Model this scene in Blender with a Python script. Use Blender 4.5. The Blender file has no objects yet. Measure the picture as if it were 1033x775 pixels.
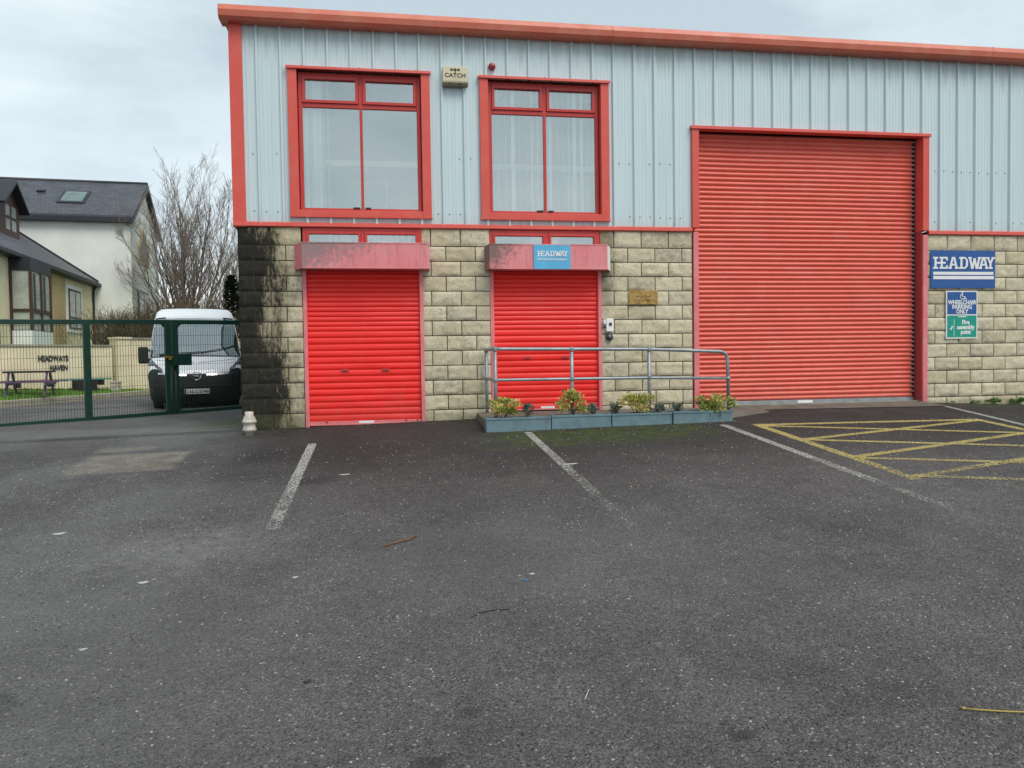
import bpy, bmesh, math, random
from mathutils import Vector, Matrix, noise
R = math.radians
rnd = random.Random(7)
scn = bpy.context.scene
col = scn.collection

# ------------------------------------------------------------------ camera, sky, sun, exposure
cam_d = bpy.data.cameras.new('camera'); cam = bpy.data.objects.new('camera', cam_d); col.objects.link(cam)
cam_d.sensor_width = 36; cam_d.lens = 27.318; cam_d.clip_start = .05; cam_d.clip_end = 3000
cam.matrix_world = (Matrix.Translation((2.0536, -11.8377, -1.9309)) @ Matrix.Rotation(R(-9.377), 4, 'Z')
                    @ Matrix.Rotation(R(90 - 1.9068), 4, 'X') @ Matrix.Rotation(R(-.8685), 4, 'Z'))
scn.camera = cam
SUN_EL, SUN_AZ = 52, 152          # azimuth measured clockwise from +Y (into the building)
w = bpy.data.worlds.new('World'); scn.world = w; w.use_nodes = True
nt = w.node_tree; nt.nodes.clear()
def wn(t, **k):
    n = nt.nodes.new(t)
    for a, b in k.items(): setattr(n, a, b)
    return n
out = wn('ShaderNodeOutputWorld'); bg = wn('ShaderNodeBackground'); bg2 = wn('ShaderNodeBackground'); addn = wn('ShaderNodeMixShader')
sky = wn('ShaderNodeTexSky', sky_type='NISHITA', sun_disc=False, sun_elevation=R(SUN_EL), sun_rotation=R(SUN_AZ))
bg.inputs['Strength'].default_value = .11
nt.links.new(sky.outputs[0], bg.inputs[0])
tc = wn('ShaderNodeTexCoord'); mp = wn('ShaderNodeMapping'); mp.inputs['Scale'].default_value = (1, 1, 3.2)
mp.inputs['Location'].default_value = (3.1, .4, .2)
nz = wn('ShaderNodeTexNoise'); nz.inputs['Scale'].default_value = 1.7; nz.inputs['Detail'].default_value = 6; nz.inputs['Roughness'].default_value = .55; nz.inputs['Distortion'].default_value = .4
nt.links.new(tc.outputs['Generated'], mp.inputs[0]); nt.links.new(mp.outputs[0], nz.inputs['Vector'])
sep = wn('ShaderNodeSeparateXYZ'); nt.links.new(tc.outputs['Generated'], sep.inputs[0])
zr = wn('ShaderNodeMapRange'); zr.inputs[1].default_value = .0; zr.inputs[2].default_value = .42; zr.inputs[3].default_value = 0; zr.inputs[4].default_value = 1
nt.links.new(sep.outputs[2], zr.inputs[0])
ma = wn('ShaderNodeMath', operation='MULTIPLY_ADD'); ma.inputs[1].default_value = 1.05; nt.links.new(nz.outputs[0], ma.inputs[0])
mm = wn('ShaderNodeMath', operation='MULTIPLY'); mm.inputs[1].default_value = .30; nt.links.new(zr.outputs[0], mm.inputs[0]); nt.links.new(mm.outputs[0], ma.inputs[2])
cr = wn('ShaderNodeValToRGB'); nt.links.new(ma.outputs[0], cr.inputs[0])
cr.color_ramp.elements[0].position = .38; cr.color_ramp.elements[0].color = (1, 1, 1, 1)
cr.color_ramp.elements[1].position = .85; cr.color_ramp.elements[1].color = (.44, .52, .56, 1)
e = cr.color_ramp.elements.new(.58); e.color = (.68, .755, .785, 1)
nt.links.new(cr.outputs[0], bg2.inputs[0]); bg2.inputs['Strength'].default_value = .92
addn.inputs[0].default_value = .88
nt.links.new(bg.outputs[0], addn.inputs[1]); nt.links.new(bg2.outputs[0], addn.inputs[2]); nt.links.new(addn.outputs[0], out.inputs[0])

sd = bpy.data.lights.new('sun', 'SUN'); sd.energy = 1.5; sd.angle = R(32); sd.color = (1, .93, .85)
so = bpy.data.objects.new('sun', sd); col.objects.link(so)
az = R(SUN_AZ); d = Vector((math.sin(az) * math.cos(R(SUN_EL)), math.cos(az) * math.cos(R(SUN_EL)), math.sin(R(SUN_EL))))
so.rotation_euler = d.to_track_quat('Z', 'Y').to_euler(); so.location = (0, -20, 20)
vs = scn.view_settings; vs.view_transform = 'Standard'; vs.look = 'None'; vs.exposure = .58; vs.gamma = 1; vs.use_curve_mapping = False

# ------------------------------------------------------------------ node helpers
class NT:
    def __init__(s, name):
        s.m = bpy.data.materials.new(name); s.m.use_nodes = True; s.t = s.m.node_tree; s.t.nodes.clear()
        s.out = s.n('ShaderNodeOutputMaterial'); s.b = s.n('ShaderNodeBsdfPrincipled'); s.l(s.b.outputs[0], s.out.inputs[0])
        s.geo = s.n('ShaderNodeNewGeometry'); s.P = s.geo.outputs['Position']
        x = s.n('ShaderNodeSeparateXYZ'); s.l(s.P, x.inputs[0]); s.X, s.Y, s.Z = x.outputs
    def n(s, t, **k):
        q = s.t.nodes.new(t)
        for a, b in k.items(): setattr(q, a, b)
        return q
    def l(s, a, b): s.t.links.new(a, b)
    def put(s, v, sock):
        if isinstance(v, bpy.types.NodeSocket): s.l(v, sock)
        elif isinstance(v, (tuple, list)) and len(v) == 3 and sock.type == 'RGBA': sock.default_value = (*v, 1)
        else: sock.default_value = v
    def math(s, op, a, b=None, c=None, clamp=False):
        q = s.n('ShaderNodeMath', operation=op, use_clamp=clamp); s.put(a, q.inputs[0])
        if b is not None: s.put(b, q.inputs[1])
        if c is not None: s.put(c, q.inputs[2])
        return q.outputs[0]
    def vmul(s, v, k):
        q = s.n('ShaderNodeVectorMath', operation='MULTIPLY'); s.put(v, q.inputs[0]); q.inputs[1].default_value = k; return q.outputs[0]
    def noise(s, scale, detail=3, rough=.5, vec=None, dist=0):
        q = s.n('ShaderNodeTexNoise'); q.inputs['Scale'].default_value = scale; q.inputs['Detail'].default_value = detail
        q.inputs['Roughness'].default_value = rough; q.inputs['Distortion'].default_value = dist; s.put(vec or s.P, q.inputs['Vector']); return q.outputs[0]
    def vor(s, scale, feat='F1', vec=None):
        q = s.n('ShaderNodeTexVoronoi', feature=feat); q.inputs['Scale'].default_value = scale; s.put(vec or s.P, q.inputs['Vector']); return q
    def step(s, v, a, b):
        q = s.n('ShaderNodeMapRange', interpolation_type='SMOOTHSTEP'); s.put(v, q.inputs[0]); q.inputs[1].default_value = a; q.inputs[2].default_value = b
        return q.outputs[0]
    def rng(s, v, a, b, c, d_):
        q = s.n('ShaderNodeMapRange'); s.put(v, q.inputs[0])
        for i, k in enumerate((a, b, c, d_)): q.inputs[1 + i].default_value = k
        return q.outputs[0]
    def mix(s, f, a, b, mode='MIX'):
        q = s.n('ShaderNodeMix', data_type='RGBA', blend_type=mode); s.put(f, q.inputs[0]); s.put(a, q.inputs[6]); s.put(b, q.inputs[7]); return q.outputs[2]
    def ramp(s, v, stops):
        q = s.n('ShaderNodeValToRGB'); s.put(v, q.inputs[0]); el = q.color_ramp.elements
        el[0].position = stops[0][0]; el[0].color = (*stops[0][1], 1); el[1].position = stops[-1][0]; el[1].color = (*stops[-1][1], 1)
        for p_, c_ in stops[1:-1]: e_ = el.new(p_); e_.color = (*c_, 1)
        return q.outputs[0]
    def bump(s, h, strength=.3, dist=.01):
        q = s.n('ShaderNodeBump'); q.inputs['Strength'].default_value = strength; q.inputs['Distance'].default_value = dist
        s.put(h, q.inputs['Height']); s.l(q.outputs[0], s.b.inputs['Normal'])
    def box(s, x0, x1, y0, y1, soft, wob=0.0, wsc=2.0):      # soft edged patch on the ground, edges broken by noise
        nx = s.noise(wsc, 4, .65)
        k = s.math('MULTIPLY', s.math('SUBTRACT', nx, .5), wob)
        ax = s.math('ADD', s.math('ABSOLUTE', s.math('SUBTRACT', s.X, (x0 + x1) / 2)), k)
        ay = s.math('ADD', s.math('ABSOLUTE', s.math('SUBTRACT', s.Y, (y0 + y1) / 2)), k)
        fx = s.step(ax, (x1 - x0) / 2 + soft, (x1 - x0) / 2 - soft); fy = s.step(ay, (y1 - y0) / 2 + soft, (y1 - y0) / 2 - soft)
        return s.math('MULTIPLY', fx, fy)
    def fin(s, color=None, rough=None, metal=None, spec=None):
        if color is not None: s.put(color, s.b.inputs['Base Color'])
        if rough is not None: s.put(rough, s.b.inputs['Roughness'])
        if metal is not None: s.put(metal, s.b.inputs['Metallic'])
        if spec is not None: s.put(spec, s.b.inputs['Specular IOR Level'])
        return s.m

def simple(name, c, rough=.5, metal=0, var=.12, scale=3, bump=0, bscale=60, spec=.5):
    s = NT(name); n_ = s.noise(scale, 5, .6)
    a = tuple(x * (1 - var) for x in c); b = tuple(min(1, x * (1 + var)) for x in c)
    cc = s.ramp(n_, [(.3, a), (.7, b)])
    if bump: s.bump(s.noise(bscale, 4, .6), bump, .005)
    rr = s.rng(s.noise(scale * 4, 3), .3, .7, max(0, rough - .08), min(1, rough + .08))
    return s.fin(cc, rr, metal, spec)

# ---- asphalt colour network, shared by the ground and the worn paint on it
def asphalt_net(s):
    v1 = s.vor(95); v2 = s.vor(210); v3 = s.vor(36)
    c1 = s.ramp(v1.outputs['Color'], [(0, (.009, .009, .009)), (.30, (.024, .0235, .023)), (.62, (.055, .053, .052)), (.88, (.098, .094, .091)), (1, (.26, .25, .235))])
    c2 = s.ramp(v2.outputs['Color'], [(0, (.012, .012, .012)), (.6, (.050, .048, .047)), (.9, (.12, .115, .11)), (1, (.40, .38, .35))])
    c = s.mix(.5, c1, c2)
    chip = s.step(s.math('MULTIPLY', s.ramp(v3.outputs['Color'], [(0, (0, 0, 0)), (.78, (0, 0, 0)), (.82, (1, 1, 1)), (1, (1, 1, 1))]),
                         s.step(v3.outputs['Distance'], .32, .18)), .3, .7)
    c = s.mix(s.math('MULTIPLY', chip, .7), c, (.20, .185, .17))
    hole = s.math('MAXIMUM', s.step(s.vor(33).outputs['Distance'], .20, .12), s.step(s.vor(17).outputs['Distance'], .13, .07))
    c = s.mix(s.math('MULTIPLY', hole, .8), c, (.006, .006, .006))
    big = s.noise(.32, 4, .55); mid = s.noise(1.7, 5, .6); fine = s.noise(9, 4, .6)
    k = s.math('ADD', s.rng(big, .3, .7, .82, 1.24), s.rng(mid, .3, .7, -.16, .16)); k = s.math('ADD', k, s.rng(fine, .3, .7, -.12, .12))
    # newer darker band of tar along the building, paler dusty ground to the left and beyond the gate line
    dark = s.math('MULTIPLY', s.step(s.math('ADD', s.Y, s.rng(mid, .3, .7, -.7, .7)), -5.2, -2.2), s.step(s.math('ADD', s.X, s.rng(mid, .3, .7, -.5, .5)), -.6, .9))
    k = s.math('MULTIPLY', k, s.rng(dark, 0, 1, 1.88, .84))
    pale = s.math('MULTIPLY', s.step(s.math('ADD', s.Y, s.rng(mid, .3, .7, -.5, .5)), -1.2, 1.2), s.step(s.X, .5, -.6))
    k = s.math('ADD', k, s.math('MULTIPLY', pale, .45))
    k = s.math('ADD', k, s.rng(s.noise(.9, 6, .7, s.vmul(s.P, (1, .35, 1))), .35, .65, -.14, .14))
    vm = s.n('ShaderNodeVectorMath', operation='SCALE'); s.l(c, vm.inputs[0]); s.l(k, vm.inputs['Scale']); c = vm.outputs[0]
    scr = s.box(-.1, 1.0, -6.1, -5.2, .35, .9, 1.6)                     # scuffed pale smear at the end of the first line
    c = s.mix(s.math('MULTIPLY', scr, s.rng(fine, .35, .65, .1, .7)), c, (.19, .188, .18))
    for (x, y, r_) in ((2.40, -8.44, .05), (3.48, -8.85, .06), (2.19, -8.80, .07), (1.3, -3.6, .2), (.2, -7.9, .12)):       # oil spots
        sp = s.box(x - r_, x + r_, y - r_ * .8, y + r_ * .8, r_ * .6, r_ * 1.6, 14)
        c = s.mix(s.math('MULTIPLY', sp, .55), c, (.012, .011, .012))
    moss = s.math('MAXIMUM', s.box(3.45, 6.3, -2.45, -1.3, .35, 1.0, 2.2), s.box(-.9, -.05, .5, 3.0, .3, .6, 2.5))
    moss = s.math('MAXIMUM', moss, s.box(11.2, 18, -.3, .1, .12, .25, 5))
    c = s.mix(s.math('MULTIPLY', moss, s.rng(s.noise(6, 6, .7), .38, .60, 0, .8)), c, (.062, .098, .012))
    worn = s.math('MAXIMUM', s.box(-1.5, 1.3, -9.6, -6.6, .9, 1.6, .8), s.box(2.2, 4.4, -7.2, -5.6, .8, 1.6, .8))      # paler worn fields
    c = s.mix(s.math('MULTIPLY', worn, s.rng(s.noise(60, 3, .7), .35, .65, .12, .5)), c, (.125, .127, .135))
    foot = s.math('MULTIPLY', s.step(s.math('ADD', s.Y, s.rng(fine, .3, .7, -.08, .08)), -.22, -.04), s.step(s.Y, .3, .2))   # contact shade along the wall, painted in as a dark strip
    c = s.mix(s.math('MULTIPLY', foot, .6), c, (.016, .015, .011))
    dust = s.box(-12, 40, -9, -6.5, 1.5, 2, .6)
    c = s.mix(s.math('MULTIPLY', dust, .06), c, (.2, .18, .16))
    h = s.math('ADD', s.math('MULTIPLY', v1.outputs['Distance'], -1), s.math('MULTIPLY', v2.outputs['Distance'], -.5))
    h = s.math('ADD', h, s.math('MULTIPLY', hole, -.8))
    return c, h, (big, mid, fine)

def m_asphalt():
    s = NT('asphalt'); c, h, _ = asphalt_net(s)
    pt = s.math('MAXIMUM', s.box(-1.55, -.35, -2.55, -1.45, .07, .25, 2.5), s.box(-1.6, -.9, -1.22, -.98, .06, .22, 2.5))  # old concrete repair
    pc = s.ramp(s.noise(4, 6, .7), [(.3, (.11, .097, .077)), (.5, (.20, .18, .145)), (.7, (.28, .255, .21))])
    c = s.mix(s.math('MULTIPLY', pt, s.rng(s.noise(11, 5, .7), .35, .6, .5, 1)), c, pc)
    s.bump(h, .9, .008)
    damp = s.math('MULTIPLY', s.step(s.noise(.55, 3, .5), .46, .60), s.step(s.math('ADD', s.X, s.math('MULTIPLY', s.Y, .3)), 1.2, -1.6))
    damp = s.math('MAXIMUM', damp, s.math('MULTIPLY', s.step(s.noise(1.3, 4, .6), .55, .7), .5))
    return s.fin(c, s.rng(damp, 0, 1, .82, .58), 0, s.rng(damp, 0, 1, .3, .55))
def m_paint(name, pc, lo, hi):
    s = NT(name); mid = s.noise(1.7, 5, .6)
    n1 = s.noise(38, 6, .75); n2 = s.noise(2.2, 3, .5); v1 = s.vor(72)
    fade = s.math('ADD', s.rng(s.Y, -6.2, -1.8, .19, -.03), s.math('MULTIPLY', s.step(s.math('ABSOLUTE', s.math('SUBTRACT', s.X, 3.98)), .5, .2), .05))
    f = s.step(s.math('SUBTRACT', s.math('ADD', n1, s.math('MULTIPLY', n2, .25)), fade), lo, hi)
    at = s.n('ShaderNodeAttribute', attribute_name='edge'); f = s.math('MULTIPLY', f, s.step(s.math('ADD', at.outputs['Fac'], s.rng(n1, .3, .7, -.35, .35)), .1, .5))
    f = s.math('MULTIPLY', f, s.step(v1.outputs['Distance'], .75, .45))
    cc = s.mix(s.noise(5, 3), tuple(x * .75 for x in pc), pc)
    s.put(s.math('MULTIPLY', f, .92), s.b.inputs['Alpha']); s.bump(s.math('MULTIPLY', v1.outputs['Distance'], -1), .5, .006)
    return s.fin(cc, .75, 0, .35)

def m_block():
    s = NT('split_face_block')
    at = s.n('ShaderNodeAttribute', attribute_name='tone'); tone = at.outputs['Fac']
    n1 = s.noise(7, 6, .7); n2 = s.noise(45, 5, .7)
    c = s.ramp(tone, [(0, (.58, .51, .355)), (.3, (.67, .60, .43)), (.6, (.73, .66, .48)), (.85, (.66, .60, .45)), (1, (.60, .53, .38))])
    c = s.mix(.55, c, s.ramp(n1, [(.3, (.62, .60, .56)), (.55, (1, 1, 1)), (.75, (1.0, .98, .9))]), 'MULTIPLY')
    c = s.mix(.6, c, s.ramp(n2, [(.3, (.45, .42, .38)), (.5, (.95, .95, .95)), (.7, (1, 1, 1))]), 'MULTIPLY')
    gry = s.step(s.math('MULTIPLY', s.math('ADD', s.noise(1.1, 5, .6), s.math('MULTIPLY', tone, .16)), s.noise(14, 4, .7)), .31, .43)
    c = s.mix(s.math('MULTIPLY', gry, .42), c, (.15, .14, .105))
    # black algae stain by the corner: where the gutter leaks, x < about 0.6
    big = s.noise(1, 4, .55, s.vmul(s.P, (3.2, 3.2, .9))); fn = s.noise(1, 6, .75, s.vmul(s.P, (30, 30, 9)))
    edge = s.math('ADD', s.math('ADD', s.X, s.rng(big, .3, .7, .30, -.30)), s.rng(fn, .3, .7, .12, -.12))
    lowspread = s.step(s.Z, -1.5, -2.7)
    edge = s.math('SUBTRACT', edge, s.math('MULTIPLY', lowspread, .25))
    edge = s.math('ADD', edge, s.math('MULTIPLY', s.step(s.Z, -.26, .05), .25))
    st = s.step(edge, .80, .22)
    st2 = s.step(edge, 1.1, .5)
    hi_ = s.step(fn, .50, .72)
    stc = s.mix(s.math('MULTIPLY', hi_, s.rng(s.Z, -2.7, -1.2, .75, .2)), (.011, .011, .011), (.085, .08, .06))
    c = s.mix(s.math('MULTIPLY', st2, .62), c, (.115, .105, .05))
    c = s.mix(s.math('MULTIPLY', s.step(s.math('ADD', st, s.rng(fn, .3, .7, -.3, .3)), .05, .95), .95), c, stc)
    # second stain between the doors under the hoods, and damp foot
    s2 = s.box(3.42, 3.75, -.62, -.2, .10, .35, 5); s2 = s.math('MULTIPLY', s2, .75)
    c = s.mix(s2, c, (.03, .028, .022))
    grime = s.math('MULTIPLY', s.step(s.math('ADD', s.math('ABSOLUTE', s.math('SUBTRACT', s.X, 5.52)), s.rng(fn, .3, .7, -.12, .12)), .22, .05), s.step(s.Z, -1.3, -.8))
    c = s.mix(s.math('MULTIPLY', grime, .6), c, (.08, .07, .05))
    foot = s.step(s.math('ADD', s.Z, s.rng(fn, .3, .7, -.10, .10)), -2.62, -2.86)
    c = s.mix(s.math('MULTIPLY', foot, .45), c, (.10, .11, .055))
    s.bump(s.math('ADD', n1, s.math('MULTIPLY', n2, .6)), .8, .02)
    return s.fin(c, .92, 0, .2)

def m_redpaint(name, c, rough, fade=None, fw=.3, streak=0):
    s = NT(name); n1 = s.noise(2.2, 5, .6); n2 = s.noise(30, 4, .6)
    cc = s.mix(s.rng(n1, .3, .7, 0, .5), c, tuple(x * .86 for x in c))
    if fade: cc = s.mix(s.math('MULTIPLY', s.step(s.noise(3.3, 6, .65), .42, .66), fw), cc, fade)
    if streak:
        v = s.vmul(s.P, (28, 28, 1.3)); sn = s.noise(1, 4, .6, v)
        cc = s.mix(s.math('MULTIPLY', s.step(sn, .52, .74), streak), cc, tuple(x * .55 + .02 for x in c))
    low = s.math('MULTIPLY', s.step(s.math('ADD', s.Z, s.rng(s.noise(6, 6, .7), .3, .7, -.30, .30)), -2.35, -2.85), .22)       # splashed dirt near the ground
    cc = s.mix(low, cc, (.20, .09, .07)); dul = s.step(s.noise(1, 5, .6, s.vmul(s.P, (5, 5, 1.1))), .52, .72); cc = s.mix(s.math('MULTIPLY', dul, .08), cc, (.50, .20, .16))
    s.bump(n2, .05, .002)
    return s.fin(cc, s.rng(n1, .3, .7, rough - .07, rough + .1), 0, .5)

def m_hood(side):
    s = NT('weathered_pink_paint')
    fn = s.noise(16, 6, .7); big = s.noise(2.3, 4, .6)
    c = s.mix(s.rng(big, .3, .7, .1, .8), (.72, .19, .21), (.76, .31, .32))
    v = s.vmul(s.P, (22, 22, 2.5)); sn = s.noise(1, 4, .6, v)
    c = s.mix(s.math('MULTIPLY', s.step(sn, .5, .7), .35), c, (.42, .12, .13))
    x0 = .9 if side == 1 else 3.62; wd = 1.35 if side == 1 else .62
    g = s.math('ADD', s.rng(s.X, x0, x0 + wd, 1, 0), s.rng(fn, .3, .7, -.45, .45))
    g = s.math('ADD', g, s.rng(s.Z, -.56, -.25, -.28, .2))
    gr_ = s.step(g, .15, .95)
    c = s.mix(s.math('MULTIPLY', gr_, .8), c, s.mix(fn, (.13, .12, .12), (.27, .24, .24)) if side == 1 else (.10, .11, .09))
    return s.fin(c, .6, 0, .35)

def m_cladding():
    s = NT('pale_blue_cladding')
    v = s.vmul(s.P, (14, 14, .5)); st = s.noise(1, 5, .6, v); big = s.noise(.8, 4, .6)
    c = s.ramp(st, [(.25, (.50, .62, .655)), (.5, (.56, .68, .715)), (.75, (.60, .715, .745))])
    c = s.mix(s.rng(big, .3, .7, 0, .35), c, (.53, .64, .65))
    upper = s.math('MULTIPLY', s.step(s.math('ADD', s.Z, s.rng(st, .3, .7, -.35, .35)), 2.5, 3.0), .38)  # sheets get darker towards the top, with a streaky edge
    c = s.mix(upper, c, (.22, .235, .22))
    low = s.math('MULTIPLY', s.step(s.math('ADD', s.Z, s.rng(st, .3, .7, -.12, .12)), .32, .08), .2)
    c = s.mix(low, c, (.30, .31, .28))
    return s.fin(c, .42, 0, .45)

def glass(name, tint, refl, rough=.01):
    s = NT(name); s.t.nodes.remove(s.b)
    tr = s.n('ShaderNodeBsdfTransparent'); tr.inputs[0].default_value = (*tint, 1)
    gl = s.n('ShaderNodeBsdfGlossy'); gl.inputs['Roughness'].default_value = rough; gl.inputs[0].default_value = (.93, .97, .97, 1)
    fr = s.n('ShaderNodeLayerWeight'); fr.inputs[0].default_value = .3
    f = s.rng(fr.outputs['Fresnel'], 0, 1, refl, 1)
    bp = s.n('ShaderNodeBump'); bp.inputs['Strength'].default_value = .04; bp.inputs['Distance'].default_value = .02; s.l(s.noise(1.5, 2), bp.inputs['Height']); s.l(bp.outputs[0], gl.inputs['Normal'])
    mx = s.n('ShaderNodeMixShader'); s.l(f, mx.inputs[0]); s.l(tr.outputs[0], mx.inputs[1]); s.l(gl.outputs[0], mx.inputs[2]); s.l(mx.outputs[0], s.out.inputs[0])
    return s.m

def m_slate():
    s = NT('roof_slate')
    br = s.n('ShaderNodeTexBrick'); br.inputs['Scale'].default_value = 1; br.inputs['Brick Width'].default_value = .35; br.inputs['Row Height'].default_value = .24
    br.inputs['Mortar Size'].default_value = .012; br.inputs['Color1'].default_value = (.055, .060, .072, 1); br.inputs['Color2'].default_value = (.085, .09, .105, 1); br.inputs['Mortar'].default_value = (.02, .022, .026, 1)
    uv = s.n('ShaderNodeCombineXYZ'); s.l(s.math('ADD', s.X, s.math('MULTIPLY', s.Y, .35)), uv.inputs[0]); s.l(s.math('MULTIPLY', s.Z, 1.75), uv.inputs[1]); s.l(uv.outputs[0], br.inputs['Vector'])
    c = s.mix(.5, br.outputs[0], s.ramp(s.noise(2.5, 5, .6), [(.3, (.6, .6, .62)), (.7, (1.25, 1.25, 1.25))]), 'MULTIPLY')
    s.bump(br.outputs['Fac'], -.4, .01)
    return s.fin(c, .5, 0, .5)

def m_rust():
    s = NT('rusty_brass'); n1 = s.noise(9, 6, .7); n2 = s.noise(30, 5, .7)
    c = s.ramp(s.math('ADD', s.math('MULTIPLY', n1, .7), s.math('MULTIPLY', n2, .3)), [(.33, (.10, .045, .012)), (.45, (.36, .21, .06)), (.58, (.47, .33, .12)), (.7, (.34, .12, .03))])
    return s.fin(c, .55, .35, .4)

def m_leaf(name, a, b, c3):
    s = NT(name); at = s.n('ShaderNodeAttribute', attribute_name='tone')
    c = s.ramp(at.outputs['Fac'], [(0, a), (.5, b), (1, c3)]); m = s.fin(c, .55, 0, .3); return m

M = {}
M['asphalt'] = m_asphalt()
M['white_line'] = m_paint('worn_white_road_paint', (.54, .54, .50), .44, .58)
M['yellow_line'] = m_paint('worn_yellow_road_paint', (.68, .56, .20), .42, .58)
M['block'] = m_block()
M['mortar'] = simple('mortar', (.05, .043, .032), .95, var=.3, scale=9)
M['cladding'] = m_cladding()
M['coral'] = m_redpaint('coral_trim_paint', (.68, .085, .062), .42, (.68, .15, .11), .3)
M['gutter'] = m_redpaint('faded_gutter_paint', (.62, .155, .095), .45, (.64, .25, .16), .5, .15)
M['winred'] = m_redpaint('window_frame_red', (.52, .040, .032), .36)
M['doorred'] = m_redpaint('bright_red_shutter', (.88, .016, .010), .40, None, 0, .04)
M['bigred'] = m_redpaint('coral_roller_door', (.76, .14, .10), .42, (.74, .19, .14), .5, .16)
M['guide'] = m_redpaint('faded_pink_guide', (.74, .19, .21), .5, (.74, .30, .31), .6)
M['maroon'] = m_redpaint('maroon_reveal', (.40, .055, .055), .5)
M['hood_a'] = m_hood(1); M['hood_b'] = m_hood(2)
M['scratch'] = simple('scratched_white', (.90, .89, .87), .6, var=.25, scale=18)
M['black'] = simple('black_rubber', (.012, .012, .012), .6)
M['darkmetal'] = simple('dark_metal', (.04, .04, .042), .5)
M['greysteel'] = simple('grey_steel', (.28, .31, .32), .5, .3, .25, 8)
M['galv'] = simple('galvanised_steel', (.30, .335, .36), .52, .6, .22, 7, .08, 40)
M['concrete'] = simple('weathered_concrete', (.135, .122, .100), .9, 0, .35, 3.5, .4, 50)
M['concrete_l'] = simple('pale_concrete', (.27, .26, .22), .9, 0, .3, 4, .4, 40)
M['planter'] = simple('blue_grey_planter', (.125, .205, .235), .6, 0, .2, 6, .1, 30)
M['soil'] = simple('soil', (.035, .026, .018), .95, 0, .4, 20, .8, 60)
M['green'] = simple('dark_green_fence_paint', (.006, .040, .028), .4, 0, .2, 5)
M['brass'] = simple('brass_padlock', (.55, .38, .08), .35, .8)
M['white'] = simple('white_plastic', (.82, .83, .82), .4, 0, .06)
M['cream_pl'] = simple('cream_plastic', (.62, .56, .38), .5, 0, .1)
M['beige_d'] = simple('dirty_beige_plastic', (.22, .19, .12), .5, 0, .25)
M['signblue'] = simple('sign_blue', (.012, .085, .30), .35, 0, .12)
M['signsky'] = simple('sign_light_blue', (.10, .42, .68), .4, 0, .08)
M['signgreen'] = simple('sign_green', (.0, .30, .21), .4, 0, .08)
M['signwhite'] = simple('sign_white', (.78, .79, .78), .45, 0, .05)
M['ink'] = simple('black_ink', (.02, .018, .02), .5)
M['rust'] = m_rust()
M['glass'] = glass('window_glass', (.96, 1, .99), .26)
M['carglass'] = glass('windscreen_glass', (.30, .38, .38), .42)
M['housegl'] = glass('house_glass', (.5, .55, .55), .3)
M['blind'] = simple('vertical_blind_fabric', (.93, .95, .90), .8, 0, .08)
M['interior'] = simple('interior_wall_paint', (.36, .39, .39), .9, 0, .15, 1)
M['ceramic'] = simple('glazed_pipe', (.46, .42, .37), .4, 0, .3, 12)
M['vanwhite'] = simple('van_white_paint', (.74, .77, .80), .22, 0, .03, 2)
M['vanblack'] = simple('van_black_plastic', (.006, .0065, .007), .55, 0, .2)
M['chrome'] = simple('chrome', (.75, .76, .78), .15, 1, .05)
M['lamp'] = simple('headlamp_lens', (.20, .22, .235), .10, .5, .9, 14)
M['plate'] = simple('number_plate', (.72, .72, .66), .4, 0, .05)
M['tyre'] = simple('tyre', (.02, .02, .02), .85)
M['render'] = simple('pale_green_render', (.78, .80, .74), .9, 0, .07, 1.2)
M['creamwall'] = simple('cream_painted_wall', (.76, .68, .47), .9, 0, .12, 1.5)
M['yellowwall'] = simple('yellow_render', (.47, .36, .18), .9, 0, .1, 1.5)
M['slate'] = m_slate()
M['fascia'] = simple('dark_fascia', (.018, .02, .026), .5)
M['wood'] = simple('dark_brown_timber', (.055, .024, .016), .5, 0, .3, 8)
M['purple'] = simple('purple_paint', (.10, .055, .13), .6, 0, .2)
M['darktop'] = simple('dark_table_top', (.022, .015, .020), .7, 0, .3)
M['pink'] = simple('pink_paint', (.50, .16, .25), .6, 0, .25)
M['teal'] = simple('teal_paint', (.04, .22, .19), .6, 0, .2)
M['brown'] = simple('brown_crate', (.22, .10, .07), .8, 0, .3)
M['grass'] = simple('grass_ground', (.12, .23, .03), .95, 0, .4, 3)
M['blade'] = m_leaf('grass_blades', (.07, .15, .015), (.13, .26, .03), (.20, .30, .07))
M['kerb'] = simple('concrete_kerb', (.36, .33, .25), .9, 0, .2, 3)
M['bark'] = simple('bare_bark', (.16, .125, .10), .9, 0, .3, 2)
M['twig'] = simple('bare_twigs', (.27, .22, .185), .9, 0, .3, 2)
M['bramble'] = simple('brown_brush', (.14, .10, .055), .9, 0, .35, 1.2)
M['conifer'] = m_leaf('conifer_leaves', (.012, .022, .010), (.025, .04, .018), (.05, .065, .03))
M['varieg'] = m_leaf('variegated_leaves', (.09, .14, .03), (.34, .37, .08), (.72, .56, .22))
M['grn'] = m_leaf('green_leaves', (.04, .09, .02), (.09, .16, .04), (.16, .22, .07))
M['dead'] = m_leaf('grey_green_leaves', (.06, .075, .06), (.12, .15, .12), (.20, .23, .19))
M['stem'] = simple('plant_stem', (.09, .06, .03), .8)
M['chip_l'] = simple('pale_stone_chip', (.38, .36, .33), .8, 0, .3, 30)
M['chip_d'] = simple('dark_stone_chip', (.035, .033, .034), .8, 0, .3, 30)
M['straw'] = simple('dry_yellow_twig', (.42, .32, .07), .7)
M['leafbrown'] = simple('dry_brown_leaf', (.20, .09, .04), .8, 0, .3, 20)
M['paper'] = simple('white_paper', (.42, .42, .40), .7, 0, .1)
M['bluebit'] = simple('blue_plastic_scrap', (.05, .16, .30), .5)

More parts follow.
